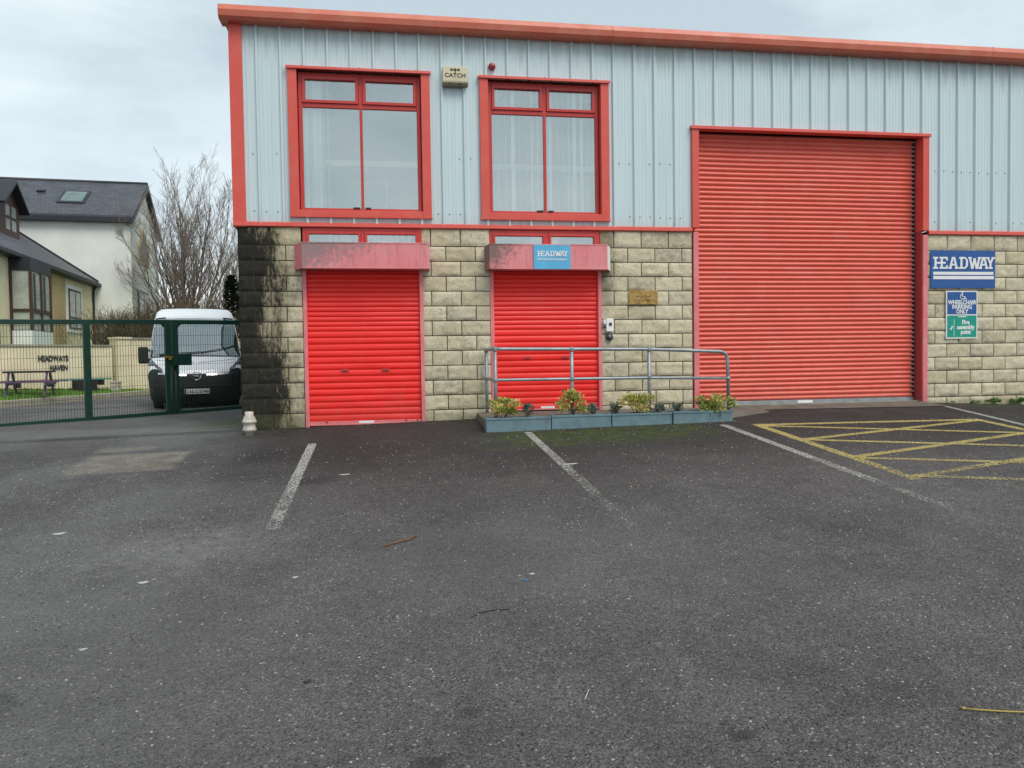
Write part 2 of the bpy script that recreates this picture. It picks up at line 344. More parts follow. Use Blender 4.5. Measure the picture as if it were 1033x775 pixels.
# ------------------------------------------------------------------ mesh helpers
class MB:
    def __init__(s): s.v = []; s.f = []; s.mi = []; s.sm = []; s.tone = None; s.mat = 0
    def add(s, vs, fs, smooth=False, mat=None):
        o = len(s.v); s.v += [Vector(v) for v in vs]
        for f in fs: s.f.append([o + i for i in f]); s.mi.append(s.mat if mat is None else mat); s.sm.append(smooth)
        return s
    def box(s, x0, x1, y0, y1, z0, z1, mat=None, bev=0):
        if bev:
            b = bmesh.new(); bmesh.ops.create_cube(b, size=1)
            for v in b.verts: v.co = Vector(((x0 + x1) / 2 + v.co.x * (x1 - x0), (y0 + y1) / 2 + v.co.y * (y1 - y0), (z0 + z1) / 2 + v.co.z * (z1 - z0)))
            bmesh.ops.bevel(b, geom=b.edges[:], offset=bev, segments=2, affect='EDGES', profile=.5)
            s.add([v.co for v in b.verts], [[v.index for v in f.verts] for f in b.faces], False, mat); b.free(); return s
        return s.add([(x0, y0, z0), (x1, y0, z0), (x1, y1, z0), (x0, y1, z0), (x0, y0, z1), (x1, y0, z1), (x1, y1, z1), (x0, y1, z1)],
                     [(0, 3, 2, 1), (4, 5, 6, 7), (0, 1, 5, 4), (1, 2, 6, 5), (2, 3, 7, 6), (3, 0, 4, 7)], False, mat)
    def obox(s, c, ax, ay, az_, hx, hy, hz, mat=None):       # oriented box
        c = Vector(c); vs = []
        for k in (-1, 1):
            for i, j in ((-1, -1), (1, -1), (1, 1), (-1, 1)): vs.append(c + Vector(ax) * hx * i + Vector(ay) * hy * j + Vector(az_) * hz * k)
        return s.add(vs, [(0, 3, 2, 1), (4, 5, 6, 7), (0, 1, 5, 4), (1, 2, 6, 5), (2, 3, 7, 6), (3, 0, 4, 7)], False, mat)
    def tube(s, pts, r, n=8, cap=True, mat=None, smooth=True):
        pts = [Vector(p) for p in pts]; rs = r if isinstance(r, (list, tuple)) else [r] * len(pts); vs = []; prev = None
        for i, p in enumerate(pts):
            t = (pts[min(i + 1, len(pts) - 1)] - pts[max(i - 1, 0)]).normalized()
            if prev is None: a = t.orthogonal().normalized()
            else: a = (prev - t * prev.dot(t)).normalized()
            prev = a; b = t.cross(a)
            for k in range(n): an = 2 * math.pi * k / n; vs.append(p + (a * math.cos(an) + b * math.sin(an)) * rs[i])
        fs = []
        for i in range(len(pts) - 1):
            for k in range(n): fs.append((i * n + k, i * n + (k + 1) % n, (i + 1) * n + (k + 1) % n, (i + 1) * n + k))
        if cap: fs.append(tuple(range(n))[::-1]); fs.append(tuple((len(pts) - 1) * n + k for k in range(n)))
        return s.add(vs, fs, smooth, mat)
    def lathe(s, prof, c, n=20, axis='Z', mat=None):
        vs = []; fs = []; c = Vector(c)
        for r, h in prof:
            for k in range(n):
                a = 2 * math.pi * k / n; x, y = r * math.cos(a), r * math.sin(a)
                vs.append(c + (Vector((x, y, h)) if axis == 'Z' else Vector((x, -h, y)) if axis == 'Y' else Vector((h, x, y))))
        for i in range(len(prof) - 1):
            for k in range(n): fs.append((i * n + k, i * n + (k + 1) % n, (i + 1) * n + (k + 1) % n, (i + 1) * n + k))
        fs.append(tuple(range(n))); fs.append(tuple((len(prof) - 1) * n + k for k in range(n)))
        return s.add(vs, fs, True, mat)
    def extr(s, prof, x0, x1, mat=None):      # closed (y,z) profile swept along x
        n = len(prof); vs = [(x0, y, z) for y, z in prof] + [(x1, y, z) for y, z in prof]
        return s.add(vs, [tuple(range(n))[::-1], tuple(n + i for i in range(n))] + [(i, (i + 1) % n, n + (i + 1) % n, n + i) for i in range(n)], False, mat)
    def poly(s, pts, y0, y1, mat=None):       # closed (x,z) outline extruded along y
        n = len(pts); vs = [(x, y0, z) for x, z in pts] + [(x, y1, z) for x, z in pts]
        return s.add(vs, [tuple(range(n)), tuple(n + i for i in range(n))[::-1]] + [(i, n + i, n + (i + 1) % n, (i + 1) % n) for i in range(n)], False, mat)
    def build(s, name, mats, parent=None, loc=None, rotz=0, local=False, recalc=True):
        me = bpy.data.meshes.new(name); mats = mats if isinstance(mats, (list, tuple)) else [mats]
        if parent is not None:
            inv = parent['_inv'] if False else INV[parent.name]
            o_m = Matrix() if local else inv
        else:
            L = Vector(loc) if loc is not None else Vector((0, 0, 0)); o_m = Matrix() if local else (Matrix.Translation(L) @ Matrix.Rotation(rotz, 4, 'Z')).inverted()
        me.from_pydata([tuple(o_m @ v) for v in s.v], [], s.f)
        for m_ in mats: me.materials.append(m_)
        me.polygons.foreach_set('material_index', s.mi); me.polygons.foreach_set('use_smooth', s.sm)
        if recalc:
            b = bmesh.new(); b.from_mesh(me); bmesh.ops.recalc_face_normals(b, faces=b.faces); b.to_mesh(me); b.free()
        if s.tone:
            a = me.attributes.new('tone', 'FLOAT', 'FACE'); a.data.foreach_set('value', s.tone)
        me.update(); o = bpy.data.objects.new(name, me); col.objects.link(o)
        if parent is not None: o.parent = parent; INV[o.name] = INV[parent.name]
        else:
            o.location = L; o.rotation_euler = (0, 0, rotz); INV[o.name] = (Matrix.Translation(L) @ Matrix.Rotation(rotz, 4, 'Z')).inverted()
        return o
INV = {}
def tag(o, label, cat, group=None):
    o['label'] = label; o['category'] = cat
    if group: o['group'] = group
    return o
def thing(name, loc, label, cat, group=None, rotz=0):
    o = bpy.data.objects.new(name, None); col.objects.link(o); o.location = loc; o.rotation_euler = (0, 0, rotz); o.empty_display_size = .2
    INV[o.name] = (Matrix.Translation(loc) @ Matrix.Rotation(rotz, 4, 'Z')).inverted()
    return tag(o, label, cat, group)
def struct(o, kind='structure'): o['kind'] = kind; return o
def bevel(o, wd=.004, seg=2):
    m_ = o.modifiers.new('bevel', 'BEVEL'); m_.width = wd; m_.segments = seg; m_.limit_method = 'ANGLE'; m_.angle_limit = R(40); return o

def text_mb(body, size, x, z, y, depth=.002, bold=.0, align='CENTER', width=None, rot=None, sx=1.0):
    cu = bpy.data.curves.new('t', 'FONT'); cu.body = body; cu.size = size; cu.extrude = depth / 2; cu.offset = bold; cu.align_x = align; cu.resolution_u = 3; cu.space_line = .95
    ob = bpy.data.objects.new('t', cu); col.objects.link(ob); bpy.context.view_layer.update()
    dg = bpy.context.evaluated_depsgraph_get(); me = bpy.data.meshes.new_from_object(ob.evaluated_get(dg)); bpy.data.objects.remove(ob)
    mb = MB(); xs = [v.co.x for v in me.vertices]; k = sx
    if width: k = width / max(1e-6, max(xs) - min(xs))
    mb.add([(x + v.co.x * k, y - v.co.z, z + v.co.y) for v in me.vertices], [list(p.vertices) for p in me.polygons]); bpy.data.meshes.remove(me)
    return mb

# ------------------------------------------------------------------ ground
ZX = [(-300, -3.6), (-12, -3.1), (-3, -3.0), (0, -2.93), (3, -2.86), (7, -2.78), (11, -2.78), (13, -2.87), (20, -2.95), (300, -3.3)]
def zg(x, y):
    z = ZX[0][1]
    for (a, za), (b, zb) in zip(ZX, ZX[1:]):
        if a <= x <= b: z = za + (zb - za) * (x - a) / (b - a)
    return z + .075 * max(-15, min(0, y))
xs = sorted(set([q[0] for q in ZX] + [-150, -60, -30, -20] + list(range(-12, 21)) + [30, 60, 150])); ys = [-300, -120, -50, -25] + list(range(-15, 31, 1)) + [45, 80, 150, 400]
mb = MB(); nx = len(xs)
mb.add([(x, y, zg(x, y)) for y in ys for x in xs], [(j * nx + i, j * nx + i + 1, (j + 1) * nx + i + 1, (j + 1) * nx + i) for j in range(len(ys) - 1) for i in range(nx - 1)])
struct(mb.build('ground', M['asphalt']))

def strip(name, p0, p1, wd, mat, lift=.0025):        # painted marking that lies on the slope
    p0 = Vector(p0); p1 = Vector(p1); L = (p1 - p0).length; t = (p1 - p0) / L; n_ = Vector((-t.y, t.x)); k = max(2, int(L / .2)); vs = []; fs = []; ed = []
    for i in range(k + 1):
        c = p0 + t * L * i / k
        for j, off in enumerate((-.5, -.3, .3, .5)):
            q = c + n_ * wd * off * 1.15; vs.append((q.x, q.y, zg(q.x, q.y) + lift)); ed.append((0.0 if j in (0, 3) else 1.0))
    for i in range(k):
        for j in range(3): fs.append((i * 4 + j, i * 4 + j + 1, i * 4 + j + 5, i * 4 + j + 4))
    m_ = MB(); m_.add(vs, fs); o = m_.build(name, mat); a = o.data.attributes.new('edge', 'FLOAT', 'POINT'); a.data.foreach_set('value', ed)
    return struct(o)
strip('parking_line', (1.12, -1.42), (1.13, -5.3), .11, M['white_line'])
strip('parking_line', (3.98, -1.42), (3.98, -6.2), .10, M['white_line'])
strip('parking_line', (6.72, -1.62), (6.70, -6.4), .11, M['white_line'])
strip('parking_line', (11.14, -.06), (10.35, -5.2), .10, M['white_line'])
YL = [((7.2, -1.75), (10.55, -1.87)), ((7.17, -1.7), (7.12, -5.1)), ((10.5, -1.87), (10.35, -5.0)), ((7.23, -1.85), (10.34, -3.02)), ((7.19, -2.93), (10.45, -1.95)),
      ((7.21, -2.95), (10.3, -4.05)), ((7.16, -4.03), (10.34, -2.98)), ((7.18, -4.08), (10.2, -5.1)), ((7.13, -5.02), (10.3, -4.0)), ((7.2, -4.98), (8.7, -5.52))]
for i, (a, b) in enumerate(YL): strip('hatch_line', a, b, .125 if i < 3 else .105, M['yellow_line'], .002 + .0007 * i)

# ------------------------------------------------------------------ the warehouse
WH = thing('warehouse', (0, 0, -2.93), 'grey clad unit with red shutters, coral trim and cream block base', 'building')
rb = random.Random(3)
XE = 24.0
# split-face blocks, one displaced face each; the openings are left out
segs = [(0.0, .90, 0.0), (2.66, 3.69, 2.796), (5.44, 6.95, 5.66), (11.12, XE, 11.508 - .45)]
mb = MB(); mb.tone = []
def block(x0, x1, z0, z1):
    nx_, nz_ = max(2, int((x1 - x0) / .034)), 7; t = rb.random(); sx_, sz_ = rb.uniform(-50, 50), rb.uniform(-50, 50); base = rb.uniform(.008, .022); vs = []
    tilt = rb.uniform(-.012, .012)
    for j in range(nz_ + 1):
        for i in range(nx_ + 1):
            fx, fz = i / nx_, j / nz_; x = x0 + (x1 - x0) * fx; z = z0 + (z1 - z0) * fz
            e_ = min(fx, 1 - fx) * (x1 - x0) / .03; g_ = min(fz, 1 - fz) * (z1 - z0) / .03; k = min(1, e_, g_)
            h = base + .013 * noise.noise((x * 8 + sx_, z * 9 + sz_, 0)) + .013 * noise.noise((x * 24 + sx_, z * 26, 3)) + tilt * (fx - .5) * 2
            vs.append((x, -(max(.001, h) * k + .001 * (1 - k)), z))
    W_ = nx_ + 1; n0 = len(mb.f)
    mb.add(vs, [(j * W_ + i, j * W_ + i + 1, (j + 1) * W_ + i + 1, (j + 1) * W_ + i) for j in range(nz_) for i in range(nx_)], True)
    o = len(mb.v); mb.add([(x0, .0, z0), (x1, .0, z0), (x1, .0, z1), (x0, .0, z1), (x0, .014, z0), (x1, .014, z0), (x1, .014, z1), (x0, .014, z1)], [(0, 1, 5, 4), (1, 2, 6, 5), (2, 3, 7, 6), (3, 0, 4, 7)])
    mb.tone += [t] * (len(mb.f) - n0)
J = .007
for row in range(14):
    z1 = .0 - row * .225 - J; z0 = -(row + 1) * .225 + J
    if row == 0: z1 = .04
    for (a, b, off) in segs:
        st = off - .45 * 3 + (.225 if row % 2 else 0)
        x = st
        while x < b:
            c0, c1 = max(a, x + J), min(b, x + .45 - J)
            if c1 - c0 > .04: block(c0, c1, z0, z1)
            x += .45
mb.build('block_wall', M['block'], WH, recalc=False)
mb = MB()
for (a, b, off) in segs: mb.box(a + .002, b - .002, .008, .22, -3.3, .045)
mb.box(0, .22, .22, 20, -3.4, .045); mb.box(XE - .22, XE, .22, 20, -3.4, .045); mb.box(0, XE, 20, 20.2, -3.4, 3.0)
mb.build('mortar_backing', M['mortar'], WH)
# cladding sheets with raised ribs
def prof_y(x):
    p_ = .334; t = (x / p_) % 1.0 * p_; dd = min(t, p_ - t)
    return -.040 if dd < .0125 else (-.040 + (dd - .0125) / .017 * .040 if dd < .0295 else 0)
def clad_cols(xa, xb):
    s_ = set([xa, xb]); i0 = int(xa / .334) - 1
    for i in range(i0, int(xb / .334) + 2):
        c = i * .334
        for o_ in (-.0295, -.0135, .0135, .0295): s_.add(c + o_)
        for q in (.25, .42, .58, .75): s_.update((c + .334 * q - .009, c + .334 * q - .005, c + .334 * q + .005, c + .334 * q + .009))
    return sorted(v for v in s_ if xa <= v <= xb)
def prof2(x):
    y = prof_y(x); t = (x / .334) % 1.0
    for q in (.25, .42, .58, .75):
        if abs(t - q) * .334 < .0065: y -= .003
    return y
mb = MB()
def clad(xa, xb, za, zb):
    c = clad_cols(xa, xb); vs = []; n_ = len(c)
    for z in (za, zb): vs += [(x, prof2(x), z) for x in c]
    mb.add(vs, [(i, i + 1, n_ + i + 1, n_ + i) for i in range(n_ - 1)])
for q in [(.12, .80, .09, 2.93), (.80, 2.78, .09, .22), (.80, 2.78, 2.34, 2.93), (2.78, 3.60, .09, 2.93), (3.60, 5.54, .09, .22), (3.60, 5.54, 2.31, 2.93),
          (5.54, 6.97, .09, 2.93), (6.97, 11.11, 1.69, 2.93), (11.11, XE, .09, 2.93)]: clad(*q)
for a_ in (.02, XE - .05):
    m_ = MB(); m_.box(a_, a_ + .03, .1, 20, .045, 2.95); m_.build('side_cladding', M['cladding'], WH)
mb.mat = 1      # dark fixings in rows across the sheets
for z in (.26, 1.10):
    for i in range(0, int(XE / .334)):
        for o_ in (.085, .25):
            x = i * .334 + o_ ; 
            if x < .2 or (.74 < x < 2.84 and z < 2.4) or (3.55 < x < 5.6 and z < 2.4) or (6.9 < x < 11.2 and z < 1.8): continue
            if rb.random() < .7: mb.lathe([(.011, 0), (.011, .004), (.006, .010)], (x, -.003, z + rb.uniform(-.012, .012)), 8, 'Y')
for x in (7.35, 8.02, 8.69, 9.36, 10.03, 10.7):
    mb.lathe([(.011, 0), (.011, .004), (.006, .010)], (x, -.003, 1.84), 8, 'Y')
mb.build('cladding', [M['cladding'], M['greysteel']], WH, recalc=False)
# corner trim, gutter, flashing
mb = MB(); mb.box(-.045, .135, -.045, .10, .03, 2.93); mb.box(-.047, -.02, .1, .3, .03, 2.93)
bevel(mb.build('corner_trim', M['coral'], WH))
mb = MB()
gp = [(.10, 2.93), (-.17, 2.925), (-.215, 2.965), (-.235, 3.045), (-.205, 3.125), (-.10, 3.155), (.10, 3.16)]
xsj = [-.145, 5.62, 12.2, 18.2, XE]
for a, b in zip(xsj, xsj[1:]): mb.extr(gp, a + (.0 if a < 0 else .0035), b)
for x in xsj[1:-1]:
    mb.extr([(.10, 2.928), (-.172, 2.922), (-.219, 2.963), (-.239, 3.045), (-.208, 3.129), (-.10, 3.159), (.10, 3.163)], x - .03, x - .0)
bevel(mb.build('eaves_gutter', M['gutter'], WH), .003)
mb = MB(); mb.box(-.13, XE, .1, 20.2, 3.0, 3.14); mb.build('roof', M['greysteel'], WH)
mb = MB()
for a, b in [(-.045, 6.948), (11.131, XE)]: mb.extr([(.0, .115), (-.05, .095), (-.055, .045), (-.04, .035), (0, .05)], a, b)
bevel(mb.build('base_flashing', M['coral'], WH), .002)

# upstairs windows
def frame_rect(mb, x0, x1, z0, z1, wd, y0, y1, bev=.004):
    mb.box(x0, x0 + wd, y0, y1, z0, z1, bev=bev); mb.box(x1 - wd, x1, y0, y1, z0, z1, bev=bev)
    mb.box(x0 + wd, x1 - wd, y0 + .001, y1, z1 - wd, z1 - .001, bev=bev); mb.box(x0 + wd, x1 - wd, y0 + .001, y1, z0 + .001, z0 + wd, bev=bev)
def blinds(win, x0, x1, z0, z1, y, step, ang, skip=None, seed=0):
    r_ = random.Random(seed); mb = MB(); x = x0
    while x < x1:
        if not (skip and skip[0] < x < skip[1]):
            a = R(ang + r_.uniform(-22, 22)); h = .042
            mb.obox((x, y, (z0 + z1) / 2), (math.cos(a), math.sin(a), 0), (-math.sin(a), math.cos(a), 0), (0, 0, 1), h, .0008, (z1 - z0) / 2)
        x += step * r_.uniform(.85, 1.2)
    return mb.build('vertical_blinds', M['blind'], win)
def window(x0, x1, z0, z1, xm, seed):
    mb = MB(); mb.box(x0, x0 + .13, -.06, .12, z0, z1, bev=.004); mb.box(x1 - .13, x1, -.06, .12, z0, z1, bev=.004)
    mb.box(x0 + .13, x1 - .13, -.058, .12, z0 + .001, z0 + .09, bev=.004)
    mb.extr([(.1, z1 + .0), (-.085, z1 - .012), (-.088, z1 - .05), (-.07, z1 - .05), (-.07, z1 - .03), (.1, z1 - .02)], x0 - .02, x1 + .02)
    mb.box(x0 - .01, x1 + .01, -.062, -.0, z0 - .014, z0 + .002)
    for k in range(3): mb.lathe([(.010, 0), (.010, .004), (.006, .009)], (x0 + .2 + k * (x1 - x0 - .4) / 2, -.045, z1 + .004), 8, 'Z')
    win = mb.build('window', M['coral'], WH)
    a, b, c, d_ = x0 + .14, x1 - .14, z0 + .085, z1 - .055; yf0, yf1 = .055, .115; ztr = 1.84
    mb = MB(); frame_rect(mb, a, b, c, d_, .055, yf0, yf1)
    mb.box(xm - .022, xm + .022, yf0 + .002, yf1, c + .055, ztr - .03, bev=.004); mb.box(a + .055, b - .055, yf0 + .003, yf1, ztr - .03, ztr + .03, bev=.004)
    mb.box(xm - .032, xm + .032, yf0 + .004, yf1, ztr + .03, d_ - .055, bev=.004)
    frame_rect(mb, a + .056, xm - .033, ztr + .031, d_ - .056, .045, yf0 - .02, yf1 - .02); frame_rect(mb, xm + .033, b - .056, ztr + .031, d_ - .056, .045, yf0 - .02, yf1 - .02)
    mb.build('frame', M['winred'], win)
    for p in ((xm - .14, xm - .04), (xm + .04, xm + .12)):
        mb = MB(); mb.box(p[0], p[1], yf0 - .022, yf0, c + .05, c + .068); mb.build('window_latch', M['black'], win)
    for p in ((a + .05, xm - .02, c + .05, ztr - .025), (xm + .02, b - .05, c + .05, ztr - .025), (a + .10, xm - .075, ztr + .07, d_ - .10), (xm + .075, b - .10, ztr + .07, d_ - .10)):
        mb = MB(); mb.box(p[0], p[1], .082, .088, p[2], p[3]); mb.build('pane', M['glass'], win)
    mb = MB(); mb.box(a, b, .30, .36, 1.02, 1.11); mb.build('safety_rail', M['cream_pl'], win)
    return win, a, b, c, d_
w1, a, b, c, d_ = window(.76, 2.82, .195, 2.37, 1.80, 1)
blinds(w1, a + .05, a + .42, c, d_, .15, .06, 60, None, 3)
mb = MB(); mb.tube([(1.62, .5, .82), (2.18, .5, .82)], .008, 6); mb.tube([(2.16, .5, .82), (2.16, .5, .25)], .008, 6); mb.build('monitor_stand', M['white'], w1)
w2, a, b, c, d_ = window(3.57, 5.59, .195, 2.35, 4.59, 2)
blinds(w2, a + .05, b - .02, c, d_, .15, .10, 60, None, 5)
mb = MB(); mb.box(5.02, 5.42, .5, .54, .2, 1.0); mb.build('chair_back', M['cream_pl'], w2)
# room shell behind the glass, upstairs and down
mb = MB()
mb.box(.25, 6.9, 2.2, 2.25, -3.0, 2.9); mb.box(.25, 6.9, .25, 2.2, 2.75, 2.8); mb.box(.25, 6.9, .25, 2.2, .06, .10); mb.box(.25, .3, .25, 2.2, .1, 2.75); mb.box(6.85, 6.9, .25, 2.2, .1, 2.75)
mb.build('interior_wall', M['interior'], WH)

# downstairs transom windows and small shutters
def transom(x0, x1, xm, seed, blindon):
    mb = MB(); frame_rect(mb, x0, x1, -.50, .034, .055, -.01, .07); mb.box(xm - .03, xm + .03, -.008, .07, -.45, -.02, bev=.004)
    frame_rect(mb, x0 + .056, xm - .031, -.44, -.022, .035, -.025, .05); frame_rect(mb, xm + .031, x1 - .056, -.44, -.022, .035, -.025, .05)
    t_ = mb.build('transom_window', M['winred'], WH)
    for p in ((x0 + .085, xm - .06), (xm + .06, x1 - .085)):
        mb = MB(); mb.box(p[0], p[1], .02, .026, -.42, -.05); mb.build('pane', M['glass'], t_)
    if blindon: blinds(t_, x0 + .1, x1 - .1, -.5, -.04, .18, .09, 45, None, seed)
    else:
        mb = MB(); mb.box(xm - .22, xm + .22, .16, .19, -.5, -.04); mb.build('notice_paper', M['white'], t_)
transom(.92, 2.66, 1.79, 11, True)
transom(3.69, 5.43, 4.59, 12, False)

def shutter(x0, x1, zb, hood_m, hx0, hx1, side):
    # curved slats: pitch 75 mm, front faces a shallow arc, slightly different sag from slat to slat
    r_ = random.Random(int(x0 * 10)); mb = MB(); p_ = .0875; z = -.56; nxd = 14; xs_ = [x0 + .05 + (x1 - x0 - .1) * i / nxd for i in range(nxd + 1)]
    prof = []
    while z > zb + .07:
        pp_ = .072 if z > -1.45 else .096
        for q, yy in ((0, .011), (.07, .009), (.20, .004), (.40, .001), (.62, .000), (.82, .003), (.94, .008), (.985, .011)): prof.append((z - q * pp_, yy))
        z -= pp_
    vs = []; n_ = len(xs_)
    for i, (zz, yy) in enumerate(prof):
        for x in xs_:
            wv = .010 * noise.noise((x * 1.1, zz * 1.6, x0)) + .005 * noise.noise((x * 2.2, zz * 9, 5 + x0)) + .004 * math.exp(-((x - x0 - 1.25) ** 2 + (zz + 2.45) ** 2) / .03)
            vs.append((x, .035 + yy + wv, zz + .002 * noise.noise((x * 1.5, zz * 5, 9))))
    mb.add(vs, [(j * n_ + i, j * n_ + i + 1, (j + 1) * n_ + i + 1, (j + 1) * n_ + i) for j in range(len(prof) - 1) for i in range(n_ - 1)], True)
    sh = mb.build('roller_shutter', M['doorred'], WH, recalc=False)
    zl = prof[-1][0]
    mb = MB(); mb.box(x0 + .045, x1 - .045, .018, .055, zb, zl + .004, bev=.004); mb.box(x0 + .045, x1 - .045, .004, .05, zb, zb + .022, bev=.003)
    br = mb.build('bottom_rail', M['guide'], sh)
    xm = (x0 + x1) / 2
    mb = MB(); mb.box(xm - .11, xm + .11, .008, .0165, zb + .024, zb + .058); mb.build('lock_label', M['signwhite'], sh)
    for xx in (x0 + .30, x1 - .29, x1 - .12): mb = MB(); mb.lathe([(.012, 0), (.012, .012), (.006, .016)], (xx, .02, zb + .05), 8, 'Y'); mb.build('bolt', M['darkmetal'], sh)
    for xx in (xm - .30, xm + .30): mb = MB(); mb.box(xx - .055, xx + .055, .022, .034, zb + .80, zb + .835); mb.box(xx - .03, xx + .03, .016, .03, zb + .81, zb + .825); mb.build('pull_handle', M['maroon'], sh)
    for a_, b_ in ((x0, x0 + .055), (x1 - .055, x1)):
        mb = MB(); mb.box(a_, b_, -.02, .09, zb - .04, -.50, bev=.004); mb.build('guide_rail', M['guide'], sh)
    # hood: box of folded sheet with raked ends
    fx0, fx1 = hx0 + (.13 if side == 1 else .04), hx1 - (.02 if side == 1 else .13)
    zt, zb2 = -.222, -.592; mb = MB(); vs = []
    for zz in (zb2, zt): vs += [(hx0, -.012, zz), (fx0, -.30, zz), (fx1, -.30, zz), (hx1, -.012, zz)]
    k0 = len(mb.v); mb.add(vs, [(0, 3, 2, 1), (4, 5, 6, 7), (1, 2, 6, 5), (0, 4, 7, 3)]); mb.add(vs, [(0, 1, 5, 4)], False, 1 if side == 1 else 0); mb.add(vs, [(2, 3, 7, 6)], False, 1)
    mb.box(fx0 + .004, fx1 - .004, -.3055, -.3005, zb2 - .006, zb2 + .012); mb.box(fx0 + .004, fx1 - .004, -.3055, -.3005, zt - .014, zt + .004)
    hd = mb.build('hood', [hood_m, M['guide'] if side == 1 else M['scratch']], sh); bevel(hd, .004)
    return sh
shutter(.905, 2.67, -2.895, M['hood_a'], .80, 2.775, 1)
shutter(3.69, 5.45, -2.745, M['hood_b'], 3.61, 5.60, 2)

# the tall roller door with its lined opening
mb = MB(); p_ = .0765; z = 1.66; prof = []
while z > -2.66:
    for q, yy in ((0, .034), (.08, .024), (.25, .008), (.45, .0), (.65, .004), (.82, .016), (.94, .030), (.985, .036)): prof.append((z - q * p_, yy))
    z -= p_
xs_ = [7.06 + (10.98 - 7.06) * i / 20 for i in range(21)]; n_ = 21; vs = []
for zz, yy in prof:
    for x in xs_: vs.append((x, .155 + yy + .014 * noise.noise((x * .8, zz * .9, 2)) + .004 * noise.noise((x * 2.5, zz * 7, 7)), zz))
mb.add(vs, [(j * n_ + i, j * n_ + i + 1, (j + 1) * n_ + i + 1, (j + 1) * n_ + i) for j in range(len(prof) - 1) for i in range(n_ - 1)], True)
z = 1.66
BD = mb.build('roller_door', M['bigred'], WH, recalc=False)
mb = MB()
z = 1.62
while z > -2.62: mb.box(10.955, 11.005, .14, .175, z - .018, z + .006, bev=.002); z -= p_
mb.box(10.96, 10.975, .176, .19, -2.64, 1.64)
mb.build('end_locks', M['greysteel'], BD)
mb = MB(); mb.box(7.06, 10.99, .145, .20, prof[-1][0] - .075, prof[-1][0] + .002, bev=.004); br = mb.build('bottom_rail', M['greysteel'], BD)
mb = MB(); mb.box(8.85, 9.12, .138, .1445, prof[-1][0] - .05, prof[-1][0] - .008); mb.build('lock_label', M['signwhite'], BD)
mb = MB(); mb.box(6.95, 7.065, -.055, .14, .10, 1.655, bev=.004); mb.box(11.015, 11.13, -.055, .14, .10, 1.655, bev=.004)
mb.extr([(.1, 1.715), (-.075, 1.705), (-.078, 1.655), (-.058, 1.655), (.1, 1.66)], 6.93, 11.15)
bevel(mb.build('door_surround', M['coral'], WH), .003)
for a_ in (6.97, 11.035):
    mb = MB(); mb.box(a_, a_ + .085, -.035, .13, -2.82, .033, bev=.004); mb.build('door_jamb', M['guide'], WH)
for a_ in (7.005, 11.02):
    mb = MB(); mb.box(a_, a_ + .025, .142, .26, -2.80, 1.65); mb.build('guide_channel', M['maroon'], BD)
mb = MB(); mb.box(7.03, 11.02, .215, .26, -2.8, 1.7); mb.build('dark_void', M['black'], BD)
mb = MB(); mb.box(11.0195, 11.0345, .0, .141, -2.80, 1.654); mb.build('reveal_lining', M['maroon'], BD)

# ------------------------------------------------------------------ slabs in front of the doors
mb = MB()
mb.add([(3.45, -1.12, -3.1), (7.15, -1.12, -3.0), (7.95, -.62, -2.84), (7.95, 0, -2.80), (3.45, 0, -3.1),
        (3.45, -1.12, -2.80), (7.0, -1.12, -2.80), (7.95, -.62, -2.815), (7.95, 0, -2.772), (3.45, 0, -2.757)],
       [(0, 1, 6, 5), (1, 2, 7, 6), (2, 3, 8, 7), (3, 4, 9, 8), (4, 0, 5, 9), (5, 6, 7, 8, 9)])
struct(bevel(mb.build('door_step', M['concrete']), .01))
mb = MB(); mb.add([(7.0, .0, -2.772), (11.1, .0, -2.765), (11.1, .25, -2.75), (7.0, .25, -2.75), (7.96, -.05, -2.79), (11.1, -.55, -2.812), (7.96, -.40, -2.803)], [(0, 1, 2, 3), (0, 6, 5, 1)])
struct(mb.build('door_threshold', M['concrete']))
mb = MB(); mb.box(7.02, 11.06, .05, .3, -3.1, -2.752); struct(mb.build('threshold_slab', M['concrete_l']))

